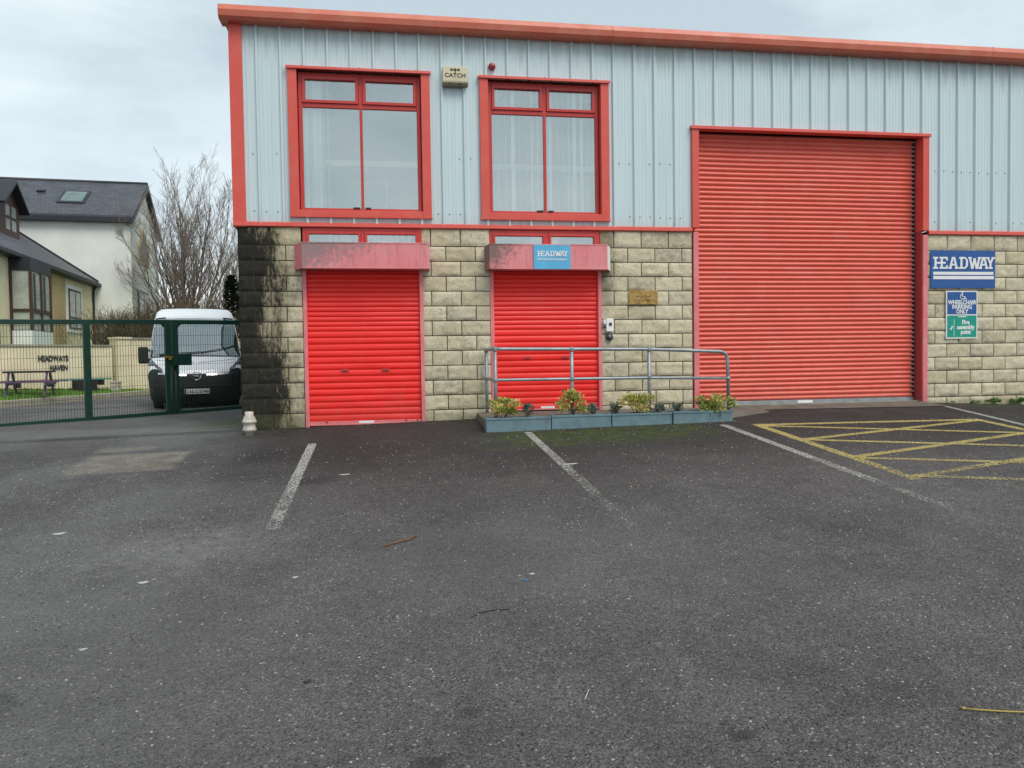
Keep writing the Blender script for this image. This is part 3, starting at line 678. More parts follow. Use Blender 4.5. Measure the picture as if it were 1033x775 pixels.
# ------------------------------------------------------------------ signs and small fittings on the wall
def slab_text(mb, x0, x1, z0, z1, y, mat=None):
    # heavy slab-serif capitals drawn as strokes; H and E share a stem
    Hh = z1 - z0; k = [0]
    def Bx(a, b, c, d__):
        k[0] += 1; yy = y - .0002 * k[0]; mb.box(x0 + a * (x1 - x0), x0 + b * (x1 - x0), yy, y + .002, z0 + c * Hh, z0 + d__ * Hh, mat)
    def Dg(xa, za, xb, zb, wd):
        k[0] += 1; yy = y - .0002 * k[0]; W_ = x1 - x0
        mb.poly([(x0 + (xa - wd / 2) * W_, z0 + za * Hh), (x0 + (xa + wd / 2) * W_, z0 + za * Hh), (x0 + (xb + wd / 2) * W_, z0 + zb * Hh), (x0 + (xb - wd / 2) * W_, z0 + zb * Hh)], yy, y + .002, mat)
    S = .033; F = .15
    Bx(.0, .083, 0, F); Bx(.0, .083, 1 - F, 1); Bx(.024, .024 + S, 0, 1); Bx(.045, .13, .42, .58)                       # H
    Bx(.125, .125 + S, 0, 1); Bx(.105, .24, 0, F); Bx(.105, .24, 1 - F, 1); Bx(.214, .24, 0, .3); Bx(.214, .24, .7, 1); Bx(.14, .205, .42, .58)   # E
    Dg(.278, .05, .325, 1, S); Dg(.388, .05, .341, 1, S); Bx(.293, .373, .28, .42); Bx(.248, .306, 0, F); Bx(.357, .418, 0, F); Bx(.303, .348, 1 - F, 1)  # A
    Bx(.447, .447 + S, 0, 1); Bx(.427, .53, 0, F); Bx(.427, .53, 1 - F, 1); Bx(.538, .538 + S, .22, .78); Dg(.525, .07, .555, .27, S); Dg(.525, .93, .555, .73, S)   # D
    Dg(.602, 1, .640, 0, S); Dg(.680, .9, .645, 0, S); Dg(.680, .9, .715, 0, S); Dg(.760, 1, .722, 0, S); Bx(.575, .632, 1 - F, 1); Bx(.732, .79, 1 - F, 1)     # W
    Dg(.775, .05, .822, .98, S); Dg(.885, .05, .838, .98, S); Bx(.79, .87, .28, .42); Bx(.746, .803, 0, F); Bx(.855, .912, 0, F); Bx(.80, .86, 1 - F, 1)   # A
    Dg(.895, 1, .942, .45, S); Dg(.99, 1, .942, .45, S); Bx(.926, .926 + S, 0, .5); Bx(.915, .978, 0, F); Bx(.868, .925, 1 - F, 1); Bx(.96, 1.015, 1 - F, 1)   # Y
    return mb
sg = thing('wall_sign', (11.78, -.02, -.85), 'large dark blue HEADWAY sign with two white bars right of the tall door', 'sign')
mb = MB(); mb.box(11.165, 12.395, -.042, -.026, -.86, -.225, bev=.002); mb.build('sign_panel', M['signblue'], sg)
slab_text(MB(), 11.21, 12.36, -.535, -.335, -.0445).build('lettering', M['signwhite'], sg)
mb = MB(); mb.box(11.215, 12.355, -.0455, -.042, -.635, -.585); mb.box(11.215, 12.365, -.0455, -.042, -.71, -.655); mb.build('bars', M['signwhite'], sg)

sg = thing('wall_sign', (11.76, -.02, -1.32), 'wheelchair parking only sign, blue with white border, directly above the green fire sign', 'sign')
mb = MB(); mb.box(11.462, 12.058, -.040, -.026, -1.308, -.905, bev=.002); mb.build('sign_border', M['signwhite'], sg)
mb = MB(); mb.box(11.482, 12.038, -.0425, -.0405, -1.300, -.925); mb.build('sign_panel', M['signblue'], sg)
for i, (tx, ww) in enumerate((('WHEELCHAIR', .54), ('PARKING', .37), ('ONLY', .23))): text_mb(tx, .098, 11.76, -1.132 - i * .078, -.045, .004, .003, 'CENTER', ww).build('lettering', M['signwhite'], sg)
mb = MB()
cx, cz = 11.77, -1.005
pts = [(cx + .045 * math.cos(a), -.046, cz + .045 * math.sin(a)) for a in [R(120 + 24 * i) for i in range(11)]]; mb.tube(pts, .0085, 6)
mb.tube([(cx - .008, -.046, cz + .052), (cx - .004, -.046, cz + .0), (cx + .04, -.046, cz - .002), (cx + .058, -.046, cz - .045), (cx + .075, -.046, cz - .04)], .009, 6)
mb.lathe([(.014, 0), (.014, .006)], (cx - .008, -.043, cz + .068), 12, 'Y'); mb.build('wheelchair_symbol', M['signwhite'], sg)
sg = thing('wall_sign', (11.76, -.02, -1.71), 'green fire assembly point sign with white tick below the wheelchair sign', 'sign')
mb = MB(); mb.box(11.462, 12.058, -.040, -.026, -1.715, -1.3095, bev=.002); mb.build('sign_border', M['signwhite'], sg)
mb = MB(); mb.box(11.482, 12.038, -.0425, -.0405, -1.69, -1.322); mb.build('sign_panel', M['signgreen'], sg)
for i, (tx, ww) in enumerate((('Fire', .14), ('assembly', .335), ('point', .19))): text_mb(tx, .10, 11.83, -1.47 - i * .083, -.045, .004, .0035, 'CENTER', ww).build('lettering', M['signwhite'], sg)
mb = MB(); mb.box(11.605, 11.613, -.045, -.0426, -1.675, -1.385); mb.tube([(11.525, -.046, -1.545), (11.55, -.046, -1.575), (11.575, -.046, -1.50)], .008, 6); mb.build('tick_mark', M['signwhite'], sg)
mb = MB(); mb.box(11.69, 11.84, -.0445, -.0426, -1.352, -1.338); mb.build('header_strip', M['signwhite'], sg)

sg = thing('hood_sign', (4.60, -.31, -.6), 'small light blue HEADWAY sign fixed on the right shutter hood', 'sign')
mb = MB(); mb.box(4.315, 4.885, -.318, -.3065, -.598, -.232, bev=.0015); mb.build('sign_panel', M['signsky'], sg)
slab_text(MB(), 4.37, 4.835, -.405, -.325, -.3200).build('lettering', M['signwhite'], sg)
text_mb('Brain Injury Services & Support', .045, 4.60, -.462, -.3205, .003, .0012, 'CENTER', .46).build('tagline', M['signwhite'], sg)

mb = MB(); mb.box(5.885, 6.36, -.045, -.026, -1.115, -.895, bev=.003)
for k in range(8): mb.box(6.0 + k * .033, 6.022 + k * .033, -.0475, -.0445, -1.00 + .01 * math.sin(k * 2), -.985 + .01 * math.sin(k * 2), 1)
mb.box(5.97, 6.30, -.047, -.0445, -1.05, -1.043, 1)
PL = mb.build('wall_plaque', [M['rust'], M['darkmetal']], None, (6.12, -.03, -1.115)); tag(PL, 'rust stained brass plaque on the blocks between the two red doors', 'plaque')

# key entry box by the door
kb = thing('entry_intercom', (5.56, -.03, -1.52), 'white and grey entry panel on the blocks right of the second red door', 'intercom')
mb = MB(); mb.box(5.505, 5.62, -.085, -.026, -1.54, -1.335, bev=.008); mb.build('keypad_housing', M['white'], kb)
mb = MB(); mb.box(5.465, 5.504, -.07, -.026, -1.42, -1.35, bev=.005); mb.build('side_box', M['white'], kb)
mb = MB(); mb.box(5.545, 5.59, -.0905, -.0845, -1.45, -1.40); mb.build('display', M['darkmetal'], kb)
mb = MB(); mb.tube([(5.45, -.04, -1.465), (5.52, -.05, -1.47), (5.56, -.05, -1.55)], .010, 8); mb.build('cable', M['black'], kb)
kb = thing('key_safe', (5.56, -.03, -1.68), 'round dark grey key safe just below the white entry panel', 'key safe')
mb = MB(); mb.lathe([(.058, 0), (.058, .035), (.046, .048), (.02, .052)], (5.56, -.026, -1.625), 20, 'Y'); mb.box(5.515, 5.605, -.06, -.026, -1.63, -1.57, bev=.006); mb.build('body', M['darkmetal'], kb)
mb = MB(); mb.lathe([(.022, 0), (.020, .012)], (5.56, -.077, -1.615), 14, 'Y'); mb.build('lock_face', M['greysteel'], kb)

# alarm box and sounder
al = thing('alarm_box', (3.20, -.03, 2.15), 'cream burglar alarm box lettered CATCH between the upstairs windows', 'alarm')
mb = MB(); mb.box(3.015, 3.385, -.115, -.036, 2.215, 2.435, bev=.006); mb.build('cover', M['cream_pl'], al)
mb = MB(); mb.extr([(-.036, 2.212), (-.125, 2.212), (-.135, 2.19), (-.115, 2.155), (-.036, 2.15)], 3.01, 3.39); mb.build('light_strip', M['beige_d'], al)
for a_ in (3.10, 3.25): mb = MB(); mb.box(a_, a_ + .04, -.137, -.128, 2.175, 2.19); mb.build('lamp', M['darkmetal'], al)
text_mb('CATCH', .085, 3.20, 2.275, -.1165, .003, .002, 'CENTER', .31).build('lettering', M['ink'], al)
mb = MB(); mb.lathe([(.022, 0), (.018, .004)], (3.20, -.1155, 2.385), 14, 'Y'); mb.box(3.13, 3.17, -.119, -.1155, 2.37, 2.40); mb.box(3.23, 3.27, -.119, -.1155, 2.37, 2.40); mb.box(3.193, 3.207, -.1185, -.1155, 2.33, 2.375)
mb.build('emblem', M['ink'], al)
sn = thing('siren', (3.77, -.03, 2.49), 'small round dark red sounder above the second upstairs window', 'siren')
mb = MB(); mb.lathe([(.055, 0), (.055, .03), (.046, .04), (.046, .06), (.035, .085), (.02, .09)], (3.77, -.003, 2.49), 20, 'Y'); mb.build('base', M['maroon'], sn)
mb = MB(); mb.lathe([(.020, 0), (.018, .014), (.01, .018)], (3.775, -.09, 2.495), 14, 'Y'); mb.build('lens', M['guide'], sn)

# ------------------------------------------------------------------ handrail
hr = thing('handrail', (5.2, -1.08, -2.8), 'galvanised tube handrail with two rails standing behind the planters', 'handrail')
RY = -1.06
def bend(pts, r, k=6):
    o = [Vector(pts[0])]
    for a, b, c in zip(pts, pts[1:], pts[2:]):
        a, b, c = Vector(a), Vector(b), Vector(c); p = b + (a - b).normalized() * r; q = b + (c - b).normalized() * r
        for i in range(k + 1): t = i / k; o.append(p * (1 - t) ** 2 + b * 2 * t * (1 - t) + q * t * t)
    o.append(Vector(pts[-1])); return o
mb = MB(); mb.tube(bend([(3.60, -.12, -1.80), (3.60, RY, -1.80), (5.85, RY, -1.832), (7.05, RY, -1.885), (7.075, RY, -2.84)], .12), .025, 12); mb.build('top_rail', M['galv'], hr)
mb = MB(); mb.tube(bend([(3.60, -.12, -2.235), (3.60, RY, -2.235), (5.85, RY, -2.245), (7.06, RY, -2.275)], .03), .022, 12); mb.build('mid_rail', M['galv'], hr)
for x, y, zt in ((3.60, -.12, -1.80), (3.60, RY, -1.80), (4.70, RY, -1.815), (5.85, RY, -1.832)):
    mb = MB(); mb.tube([(x, y + .001, -2.86), (x, y + .001, zt)], .026, 12)
    for zz in (-2.237, zt): mb.lathe([(.031, -.03), (.034, -.022), (.034, .022), (.031, .03)], (x, y, zz), 14)
    mb.build('post', M['galv'], hr)
mb = MB(); mb.lathe([(.03, -.03), (.033, 0), (.03, .03)], (7.065, RY, -2.277), 14); mb.build('rail_joint', M['galv'], hr)

# ------------------------------------------------------------------ planters and what grows in them
PLX = [(3.43, 4.335, -1.30, -1.33), (4.345, 5.20, -1.31, -1.35), (5.21, 6.09, -1.33, -1.38), (6.10, 6.99, -1.36, -1.42)]
lbl = ['blue grey trough planter at the left end, under the first yellow shrub', 'blue grey trough planter second from the left, holding the tallest yellow shrub',
       'blue grey trough planter third from the left, with a round yellow shrub', 'blue grey trough planter at the right end beside the white line']
def leaf_clump(c, rx, ry, rz, n, size, seed, droop=0, upright=.5):
    r_ = random.Random(seed); mb = MB(); mb.tone = []
    subs = [(Vector((r_.gauss(0, .45) * rx, r_.gauss(0, .45) * ry, r_.uniform(-.2, .75) * rz)), r_.random()) for _ in range(11)]
    for i in range(n):
        s_, tn = r_.choice(subs)
        dv = Vector((r_.gauss(0, 1), r_.gauss(0, 1), r_.gauss(0, 1))).normalized() * r_.uniform(.3, 1)
        p = Vector(c) + s_ + Vector((dv.x * rx, dv.y * ry, dv.z * rz)) * .42
        if droop: p.z -= droop * max(0, -(p.y - c[1]) / ry)
        if p.z < c[2] - rz - droop: continue
        out_ = (p - Vector(c) + Vector((0, 0, upright * rz))).normalized(); out_ = (out_ + Vector((r_.gauss(0, .5), r_.gauss(0, .5), r_.gauss(0, .5)))).normalized()
        sd_ = out_.cross(Vector((r_.gauss(0, 1), r_.gauss(0, 1), r_.gauss(0, 1)))).normalized(); L = size * r_.uniform(.7, 1.3); wd = L * .28
        nrm = out_.cross(sd_)
        o = len(mb.f); mb.add([p, p + out_ * L * .5 + sd_ * wd + nrm * wd * .3, p + out_ * L, p + out_ * L * .5 - sd_ * wd + nrm * wd * .3], [(0, 1, 2, 3)])
        t = min(1, max(0, tn * .5 + r_.random() * .55)); mb.tone.append(t)
    return mb
def stems(c, top, rx, ry, n, seed, r0=.005):
    r_ = random.Random(seed); mb = MB()
    for i in range(n):
        e_ = Vector((c[0] + r_.uniform(-rx, rx), c[1] + r_.uniform(-ry, ry), top + r_.uniform(-.04, .02))); m_ = (Vector(c) + e_) / 2 + Vector((r_.uniform(-.02, .02), 0, .02))
        mb.tube([c, m_, e_], [r0, r0 * .8, r0 * .5], 5)
    return mb
for (x0, x1, ya, yb), lb in zip(PLX, lbl):
    zb = min(zg(x0, ya), zg(x1, yb)) - .01; zt = -2.735 + (0.012 if x0 > 6 else 0) - (.015 if x0 < 4 else 0)
    zb = zg((x0 + x1) / 2, ya) + .0; y1 = RY - .035
    pl = thing('planter', ((x0 + x1) / 2, -1.2, zb), lb, 'planter', 'blue grey planters in a row')
    mb = MB(); mb.box(x0, x1, ya, ya + .022, zb - .006, zt, bev=.003); mb.box(x0, x1, y1 - .02, y1, zb - .006, zt, bev=.003)
    mb.box(x0, x0 + .022, ya + .0225, y1 - .0205, zb - .006, zt - .001, bev=.002); mb.box(x1 - .022, x1, ya + .0225, y1 - .0205, zb - .006, zt - .001, bev=.002)
    mb.box(x0 - .004, x1 + .004, ya - .008, ya - .0005, zt - .028, zt - .004, bev=.002); mb.box(x0 + .03, x1 - .03, ya + .03, y1 - .03, zb, zb + .02)
    mb.build('trough', M['planter'], pl)
    mb = MB(); n_ = 10; vs = [(x0 + .024 + (x1 - x0 - .048) * i / n_, ya + .025 + (y1 - ya - .048) * j / 3, zt - .045 + rb.uniform(-.012, .014)) for j in range(4) for i in range(n_ + 1)]
    mb.add(vs, [(j * 11 + i, j * 11 + i + 1, (j + 1) * 11 + i + 1, (j + 1) * 11 + i) for j in range(3) for i in range(n_)], True); mb.build('soil', M['soil'], pl)
PV = [(3.67, .24, .15, .15, 760, 'yellow edged bushy shrub at the left end of the planters', 0), (4.66, .27, .15, .19, 820, 'tallest yellow green shrub, in front of the second red door', 0),
      (5.60, .235, .15, .155, 740, 'round yellow green shrub in front of the block wall', 0), (6.74, .235, .16, .16, 820, 'yellow green shrub spilling over the right end planter', .16)]
for i, (x, rx, ry, rz, n, lb, dr) in enumerate(PV):
    sh = thing('planter_shrub', (x, -1.21, -2.79), lb, 'shrub', 'yellow green shrubs in the planters')
    leaf_clump((x, -1.22 - (.05 if dr else 0), -2.80 + rz), rx, ry, rz, n, .046, 20 + i, dr).build('foliage', M['varieg'], sh, recalc=False)
    stems((x, -1.21, -2.80), -2.80 + rz * 1.3, rx * .6, ry * .5, 7, 40 + i).build('stems', M['stem'], sh)
WV = [(4.02, 'small grey withered plant in the leftmost planter'), (4.98, 'small grey withered plant just right of the tallest shrub'), (5.30, 'spiky grey plant left of the round shrub'),
      (5.93, 'spiky grey plant just right of the round shrub'), (6.22, 'low grey withered plant in the rightmost planter')]
for i, (x, lb) in enumerate(WV):
    r_ = random.Random(60 + i); sh = thing('withered_plant', (x, -1.2, -2.78), lb, 'plant', 'withered plants in the planters'); mb = leaf_clump((x, -1.2, -2.70), .085, .06, .11, 190, .042, 80 + i, 0, 1.2)
    mb.build('foliage', M['dead'], sh, recalc=False)
    mb = MB()
    for k in range(5): mb.tube([(x, -1.2, -2.79), (x + r_.uniform(-.03, .03), -1.2, -2.71), (x + r_.uniform(-.09, .07), -1.2 + r_.uniform(-.04, .04), -2.64)], [.005, .004, .002], 5)
    mb.build('stems', M['dead'], sh)
WD = [(11.55, 'small weed at the wall foot nearest the door jamb'), (12.0, 'low weed at the wall foot left of the bigger weeds'), (12.32, 'bigger leafy weed at the wall foot'), (12.85, 'tall leafy weed at the wall foot near the picture edge'), (13.3, 'weed at the wall foot beyond the tall leafy one')]
for i, (x, lb) in enumerate(WD):
    s_ = (.5, .8, 1.2, 1.3, 1.1)[i]; mb = leaf_clump((x, -.09, zg(x, 0) + .03 * s_), .12 * s_, .05, .045 * s_, int(130 * s_), .035 * s_, 100 + i)
    tag(mb.build('wall_weed', M['grn'], None, (x, -.09, zg(x, -.09)), recalc=False), lb, 'weed', 'weeds at the wall foot')

# stoneware pipe stub by the corner
mb = MB(); zb = zg(.2, -.45); k = .98
mb.lathe([(r_ * k, h * k) for r_, h in ((.070, -.01), (.072, .045), (.085, .05), (.098, .06), (.100, .085), (.088, .095), (.084, .165), (.100, .175), (.104, .19), (.100, .205), (.092, .21), (.088, .235), (.070, .27), (.060, .275), (.060, .335), (.050, .335), (.050, .25))], (.17, -.42, zb), 24)
tag(mb.build('drain_pipe', M['ceramic'], None, (.17, -.42, zb)), 'stub of white glazed drain pipe standing at the blackened wall corner', 'pipe')

# ------------------------------------------------------------------ green mesh gates
FA = Vector((-4.70, 3.40, 0)); FB = Vector((-1.03, 5.92, 0))
def gate(name, p0, p1, zb0, zb1, zt0, zt1, mids, label, gussets, end0=True):
    p0, p1 = Vector(p0), Vector(p1); L = (p1 - p0).length; t = (p1 - p0) / L; n_ = Vector((-t.y, t.x)); t3 = Vector((t.x, t.y, 0)); n3 = Vector((n_.x, n_.y, 0))
    g = thing(name, (p0.x, p0.y, zb0 - .06), label, 'gate', 'green mesh gate leaves')
    def P(s_, z, o=0): return Vector((p0.x + t.x * s_ + n_.x * o, p0.y + t.y * s_ + n_.y * o, z))
    def zb(s_): return zb0 + (zb1 - zb0) * s_ / L
    def zt(s_): return zt0 + (zt1 - zt0) * s_ / L
    def bar(mb, a, b, hw, hh):
        d_ = (b - a).normalized(); up = n3.cross(d_); mb.obox((a + b) / 2, d_, n3, up, (b - a).length / 2, hw, hh)
    mb = MB(); bar(mb, P(0, zb0 + .055), P(L, zb1 + .055), .035, .055); bar(mb, P(0, zt0 - .045), P(L, zt1 - .045), .035, .045)
    for s_ in [0.062, L - .062]: bar(mb, P(s_, zb(s_) + .1), P(s_, zt(s_) - .08), .036, .062)
    if gussets:
        for s_, sg_ in gussets:
            for z_, dz in ((zb(s_) + .06, 1), (zt(s_) - .06, -1)): bar(mb, P(s_ + .0 * sg_, z_ + dz * .13), P(s_ + .13 * sg_, z_), .024, .018)
    bevel(mb.build('frame', M['green'], g), .004)
    for s_ in mids: mb = MB(); bar(mb, P(s_, zb(s_) + .055), P(s_, zt(s_) - .055), .036, .062); mb.build('stile', M['green'], g)
    mb = MB(); s_ = .05; 
    while s_ < L - .02:
        a, b = P(s_, zb(s_) + .04), P(s_, zt(s_) - .04); mb.obox((a + b) / 2, t3, n3, Vector((0, 0, 1)), .0028, .0028, (b - a).length / 2); s_ += .05
    k = 1
    while zb0 + .06 + k * .2 < zt0 - .05:
        a, b = P(.05, zb0 + .06 + k * .2, .006), P(L - .05, zb1 + .06 + k * .2 + (zt1 - zb1 - zt0 + zb0) * k / 10, .006); bar(mb, a, b, .0028, .0028); k += 1
    mb.build('mesh_panel', M['green'], g)
    return g, P, zb, zt, t3, n3
tdir = (FB - FA).normalized()
def FP(s_): return (FA.x + tdir.x * s_, FA.y + tdir.y * s_)
Lf = (FB - FA).length       # 4.45 m in view
G1, P, zb, zt, t3, n3 = gate('mesh_gate', FP(-3.2), FP(2.975), -3.13, -3.02, -1.16, -1.04, [4.60], 'wide left leaf of green mesh gate with a middle post, in front of the road', [(6.175 - .07, -1)])
mb = MB(); mb.tube([P(6.15, -3.06, -.045), P(6.15, -2.2, -.045)], .011, 8); mb.tube([P(6.15, -3.0, -.045), P(6.15, -2.0, -.045)], .009, 8); mb.build('drop_bolt', M['darkmetal'], G1)
G2, P, zb, zt, t3, n3 = gate('mesh_gate', FP(2.99), FP(5.75), -3.02, -2.96, -1.04, -1.0, [], 'right leaf of green mesh gate between the lock and the warehouse corner', [(.07, 1)])
mb = MB(); mb.obox(P(.18, -1.86, -.06), t3, n3, Vector((0, 0, 1)), .19, .035, .115); mb.build('lock_box', M['green'], G2)
mb = MB(); mb.tube([P(.05, -3.06, -.045), P(.05, -2.1, -.045)], .012, 8); mb.build('drop_bolt', M['darkmetal'], G2)
pd = thing('padlock', tuple(P(-.08, -1.84, -.07)), 'yellow brass padlock hanging where the two gate leaves meet', 'padlock')
mb = MB(); mb.obox(P(-.07, -1.80, -.07), t3, n3, Vector((0, 0, 1)), .07, .02, .018); mb.build('shackle', M['brass'], pd)
mb = MB(); mb.obox(P(-.06, -1.84, -.07), t3, n3, Vector((0, 0, 1)), .03, .018, .022); mb.build('body', M['brass'], pd)

# ------------------------------------------------------------------ the white van
VROT = R(12.8); VL = (-2.22, 7.12, -3.03)
van = thing('parked_van', VL, 'white panel van parked nose on behind the green gate', 'van', None, VROT)
ZL = [.20, .32, .55, .80, .95, 1.12, 1.26, 1.36, 1.70, 2.02, 2.22, 2.36, 2.46, 2.50]
YF = [.12, .03, .0, .02, .10, .28, .46, .58, .84, 1.08, 1.26, 1.48, 1.80, 2.3]
HW = [.93, .98, 1.0, 1.02, 1.03, 1.03, 1.03, 1.02, .985, .94, .91, .88, .80, .62]
BU = [.30, .32, .34, .36, .38, .42, .46, .48, .44, .40, .40, .42, .44, .45]
def lerp(T, z):
    for i in range(len(ZL) - 1):
        if z <= ZL[i + 1]: t = (z - ZL[i]) / (ZL[i + 1] - ZL[i]); return T[i] + (T[i + 1] - T[i]) * max(0, t)
    return T[-1]
def vsurf(z, a, off=0):
    def S(z, a):
        w_ = lerp(HW, z); x = w_ * math.copysign(abs(math.sin(abs(a) * math.pi / 2)) ** .92, a); y = lerp(YF, z) + lerp(BU, z) * (1 - math.sqrt(max(0, 1 - (abs(x) / w_) ** 3.2))); return Vector((x, y, z))
    p = S(z, a)
    if off:
        du = S(z, min(1, a + .01)) - S(z, max(-1, a - .01)); dz = S(min(2.49, z + .02), a) - S(max(.2, z - .02), a); n_ = du.cross(dz).normalized()
        if n_.y > 0 and abs(a) < .9: n_ = -n_
        p = p + n_ * off
    return p
def vpatch(name, zf0, zf1, a0, a1, mat, off=.008, na=16, nz_=8, parent=van, thick=.012):
    mb = MB(); vs = []
    for o_ in (off, off - thick):
        for j in range(nz_ + 1):
            for i in range(na + 1):
                a = a0 + (a1 - a0) * i / na; za, zc = zf0(a), zf1(a); vs.append(vsurf(za + (zc - za) * j / nz_, a, o_))
    W_ = na + 1; N = W_ * (nz_ + 1); fs = [(j * W_ + i, j * W_ + i + 1, (j + 1) * W_ + i + 1, (j + 1) * W_ + i) for j in range(nz_) for i in range(na)]
    fs2 = [tuple(N + q for q in f[::-1]) for f in fs]; rim = list(range(W_)) + [j * W_ + na for j in range(1, nz_ + 1)] + [nz_ * W_ + i for i in range(na - 1, -1, -1)] + [j * W_ for j in range(nz_ - 1, 0, -1)]
    fs3 = [(rim[k], rim[(k + 1) % len(rim)], N + rim[(k + 1) % len(rim)], N + rim[k]) for k in range(len(rim))]
    mb.add(vs, fs + fs2, True); mb.add(vs, fs3)
    return mb.build(name, mat, parent, local=True)
zs = []
for i in range(len(ZL) - 1): zs += [ZL[i] + (ZL[i + 1] - ZL[i]) * k / 4 for k in range(4)]
zs.append(ZL[-1]); na = 36; mb = MB(); vs = []
for z in zs:
    w_ = lerp(HW, z); ring = [vsurf(z, -1 + 2 * i / na) for i in range(na + 1)]; ring += [Vector((w_, 2.6, z)), Vector((w_, 5.2, z)), Vector((w_ - .08, 5.5, z)), Vector((-w_ + .08, 5.5, z)), Vector((-w_, 5.2, z)), Vector((-w_, 2.6, z))]; vs += ring
n_ = na + 7; mb.add(vs, [(j * n_ + i, j * n_ + (i + 1) % n_, (j + 1) * n_ + (i + 1) % n_, (j + 1) * n_ + i) for j in range(len(zs) - 1) for i in range(n_)], True)
mb.add([v for v in vs[-n_:]], [tuple(range(n_))], True); mb.add([v for v in vs[:n_]], [tuple(range(n_))])
mb.build('body', M['vanwhite'], van, local=True)
C_ = lambda v: (lambda a: v)
vpatch('windscreen', lambda a: 1.28 - .03 * abs(a), lambda a: 2.20 - .05 * a * a, -.80, .80, M['carglass'], .004, 20, 8)
vpatch('windscreen_surround', lambda a: 1.25 - .03 * abs(a), lambda a: 2.235 - .05 * a * a, -.83, .83, M['vanblack'], .0015, 20, 8)
vpatch('bumper', C_(.21), lambda a: .80 + .16 * math.sin(math.pi * min(1, max(0, abs(a) - .40) / .60) ** .8) ** 1.2, -.985, .985, M['vanblack'], .022, 40, 8, van, .03)
vpatch('grille', lambda a: .60, lambda a: .83, -.50, .50, M['black'], .030, 16, 4)
for s_ in (-1, 1):
    vpatch('headlight', lambda a: .86 + .20 * min(1, max(0, abs(a) - .46) / .2), lambda a: .93 + .27 * min(1, max(0, abs(a) - .46) / .32), *( (.50, .93) if s_ > 0 else (-.93, -.50)), M['lamp'], .014, 10, 5)
    vpatch('headlight_rim', lambda a: .845 + .20 * min(1, max(0, abs(a) - .46) / .2), lambda a: .945 + .275 * min(1, max(0, abs(a) - .46) / .32), *((.485, .945) if s_ > 0 else (-.945, -.485)), M['vanblack'], .006, 10, 5)
    vpatch('bonnet_shut_line', lambda a: 1.10 + .12 * abs(a) , lambda a: 1.112 + .12 * abs(a), *((.02, .62) if s_ > 0 else (-.62, -.02)), M['greysteel'], .003, 10, 1)
    vpatch('chrome_bar', lambda a: .775 + .10 * abs(a), lambda a: .812 + .105 * abs(a), *((.12, .56) if s_ > 0 else (-.56, -.12)), M['chrome'], .036, 10, 2)
    vpatch('fog_lamp', C_(.42), C_(.52), *((.72, .84) if s_ > 0 else (-.84, -.72)), M['darkmetal'], .028, 6, 3)
    vpatch('bumper_crease', C_(.585), C_(.60), *((.55, .93) if s_ > 0 else (-.93, -.55)), M['darkmetal'], .030, 10, 2)
vpatch('lower_grille', C_(.24), C_(.38), -.5, .5, M['black'], .026, 12, 3)
vpatch('bumper_lip', C_(.565), C_(.585), -.5, .5, M['darkmetal'], .034, 12, 2)
mb = MB(); cc = vsurf(.79, 0, .05); pts = [(cc.x + .095 * math.cos(2 * math.pi * i / 20), cc.y, cc.z + .095 * math.sin(2 * math.pi * i / 20)) for i in range(21)]; mb.tube(pts, .012, 6, False)
mb.add([(cc.x - .10, cc.y, cc.z + .004), (cc.x + .03, cc.y, cc.z + .018), (cc.x + .0, cc.y, cc.z + .004), (cc.x + .10, cc.y, cc.z - .004), (cc.x - .03, cc.y, cc.z - .018), (cc.x - .0, cc.y, cc.z - .004)], [(0, 5, 2, 1), (4, 3, 2, 5)])
mb.build('badge', M['chrome'], van, local=True)
mb = MB(); mb.box(-.27, .27, -.075, -.055, .385, .50, bev=.003); npl = mb.build('number_plate', M['plate'], van, local=True)
mb = MB(); mb.box(-.268, -.225, -.0775, -.0752, .388, .497); mb.build('country_band', M['signblue'], npl, local=True)
text_mb('142-C-5748', .105, .02, .405, -.078, .003, .001, 'CENTER', .44).build('lettering', M['ink'], npl, local=True)
def sweep(z, a0, a1, bow):
    return [vsurf(z + bow * math.sin(math.pi * i / 6) + .0 * i, a0 + (a1 - a0) * i / 6, .03) for i in range(7)]
for a0, a1, zz0, zz1 in ((-.55, .10, 1.29, 1.34), (.06, .66, 1.33, 1.50)):
    mb = MB(); mb.tube([vsurf(zz0 + (zz1 - zz0) * i / 6, a0 + (a1 - a0) * i / 6, .03) for i in range(7)], .012, 6); mb.build('wiper', M['black'], van, local=True)
for s_ in (-1, 1):
    mb = MB(); mb.box(*sorted((s_ * 1.05, s_ * 1.27)), .92, 1.06, 1.10, 1.50, bev=.035); mr = mb.build('wing_mirror', M['vanblack'], van, local=True)
    for q in (1.20, 1.41): mb = MB(); mb.tube([(s_ * .95, 1.05, q), (s_ * 1.10, 1.0, q)], .025, 8); mb.build('mirror_arm', M['vanblack'], mr, local=True)
mb = MB(); mb.tube([(-.02, 1.75, 2.45), (-.05, 1.70, 2.60)], .006, 6); mb.build('aerial', M['black'], van, local=True)
for x in (-.86, .86):
    for y in (1.15, 4.4):
        mb = MB(); mb.lathe([(.28, -.11), (.34, -.09), (.345, 0), (.34, .09), (.28, .11)], (x, y, .345), 24, 'X'); wl = mb.build('wheel', M['tyre'], van, local=True)
        mb = MB(); mb.lathe([(.22, 0), (.20, .012), (.05, .02)], (x + (.105 if x > 0 else -.125), y, .345), 18, 'X'); mb.build('rim', M['greysteel'], wl, local=True)
mb = MB(); mb.box(-.8, .8, 1.6, 1.9, 1.2, 1.9); mb.box(-.45, -.2, 1.55, 1.65, 1.9, 2.05); mb.box(.2, .45, 1.55, 1.65, 1.9, 2.05); mb.build('seats', M['darkmetal'], van, local=True)

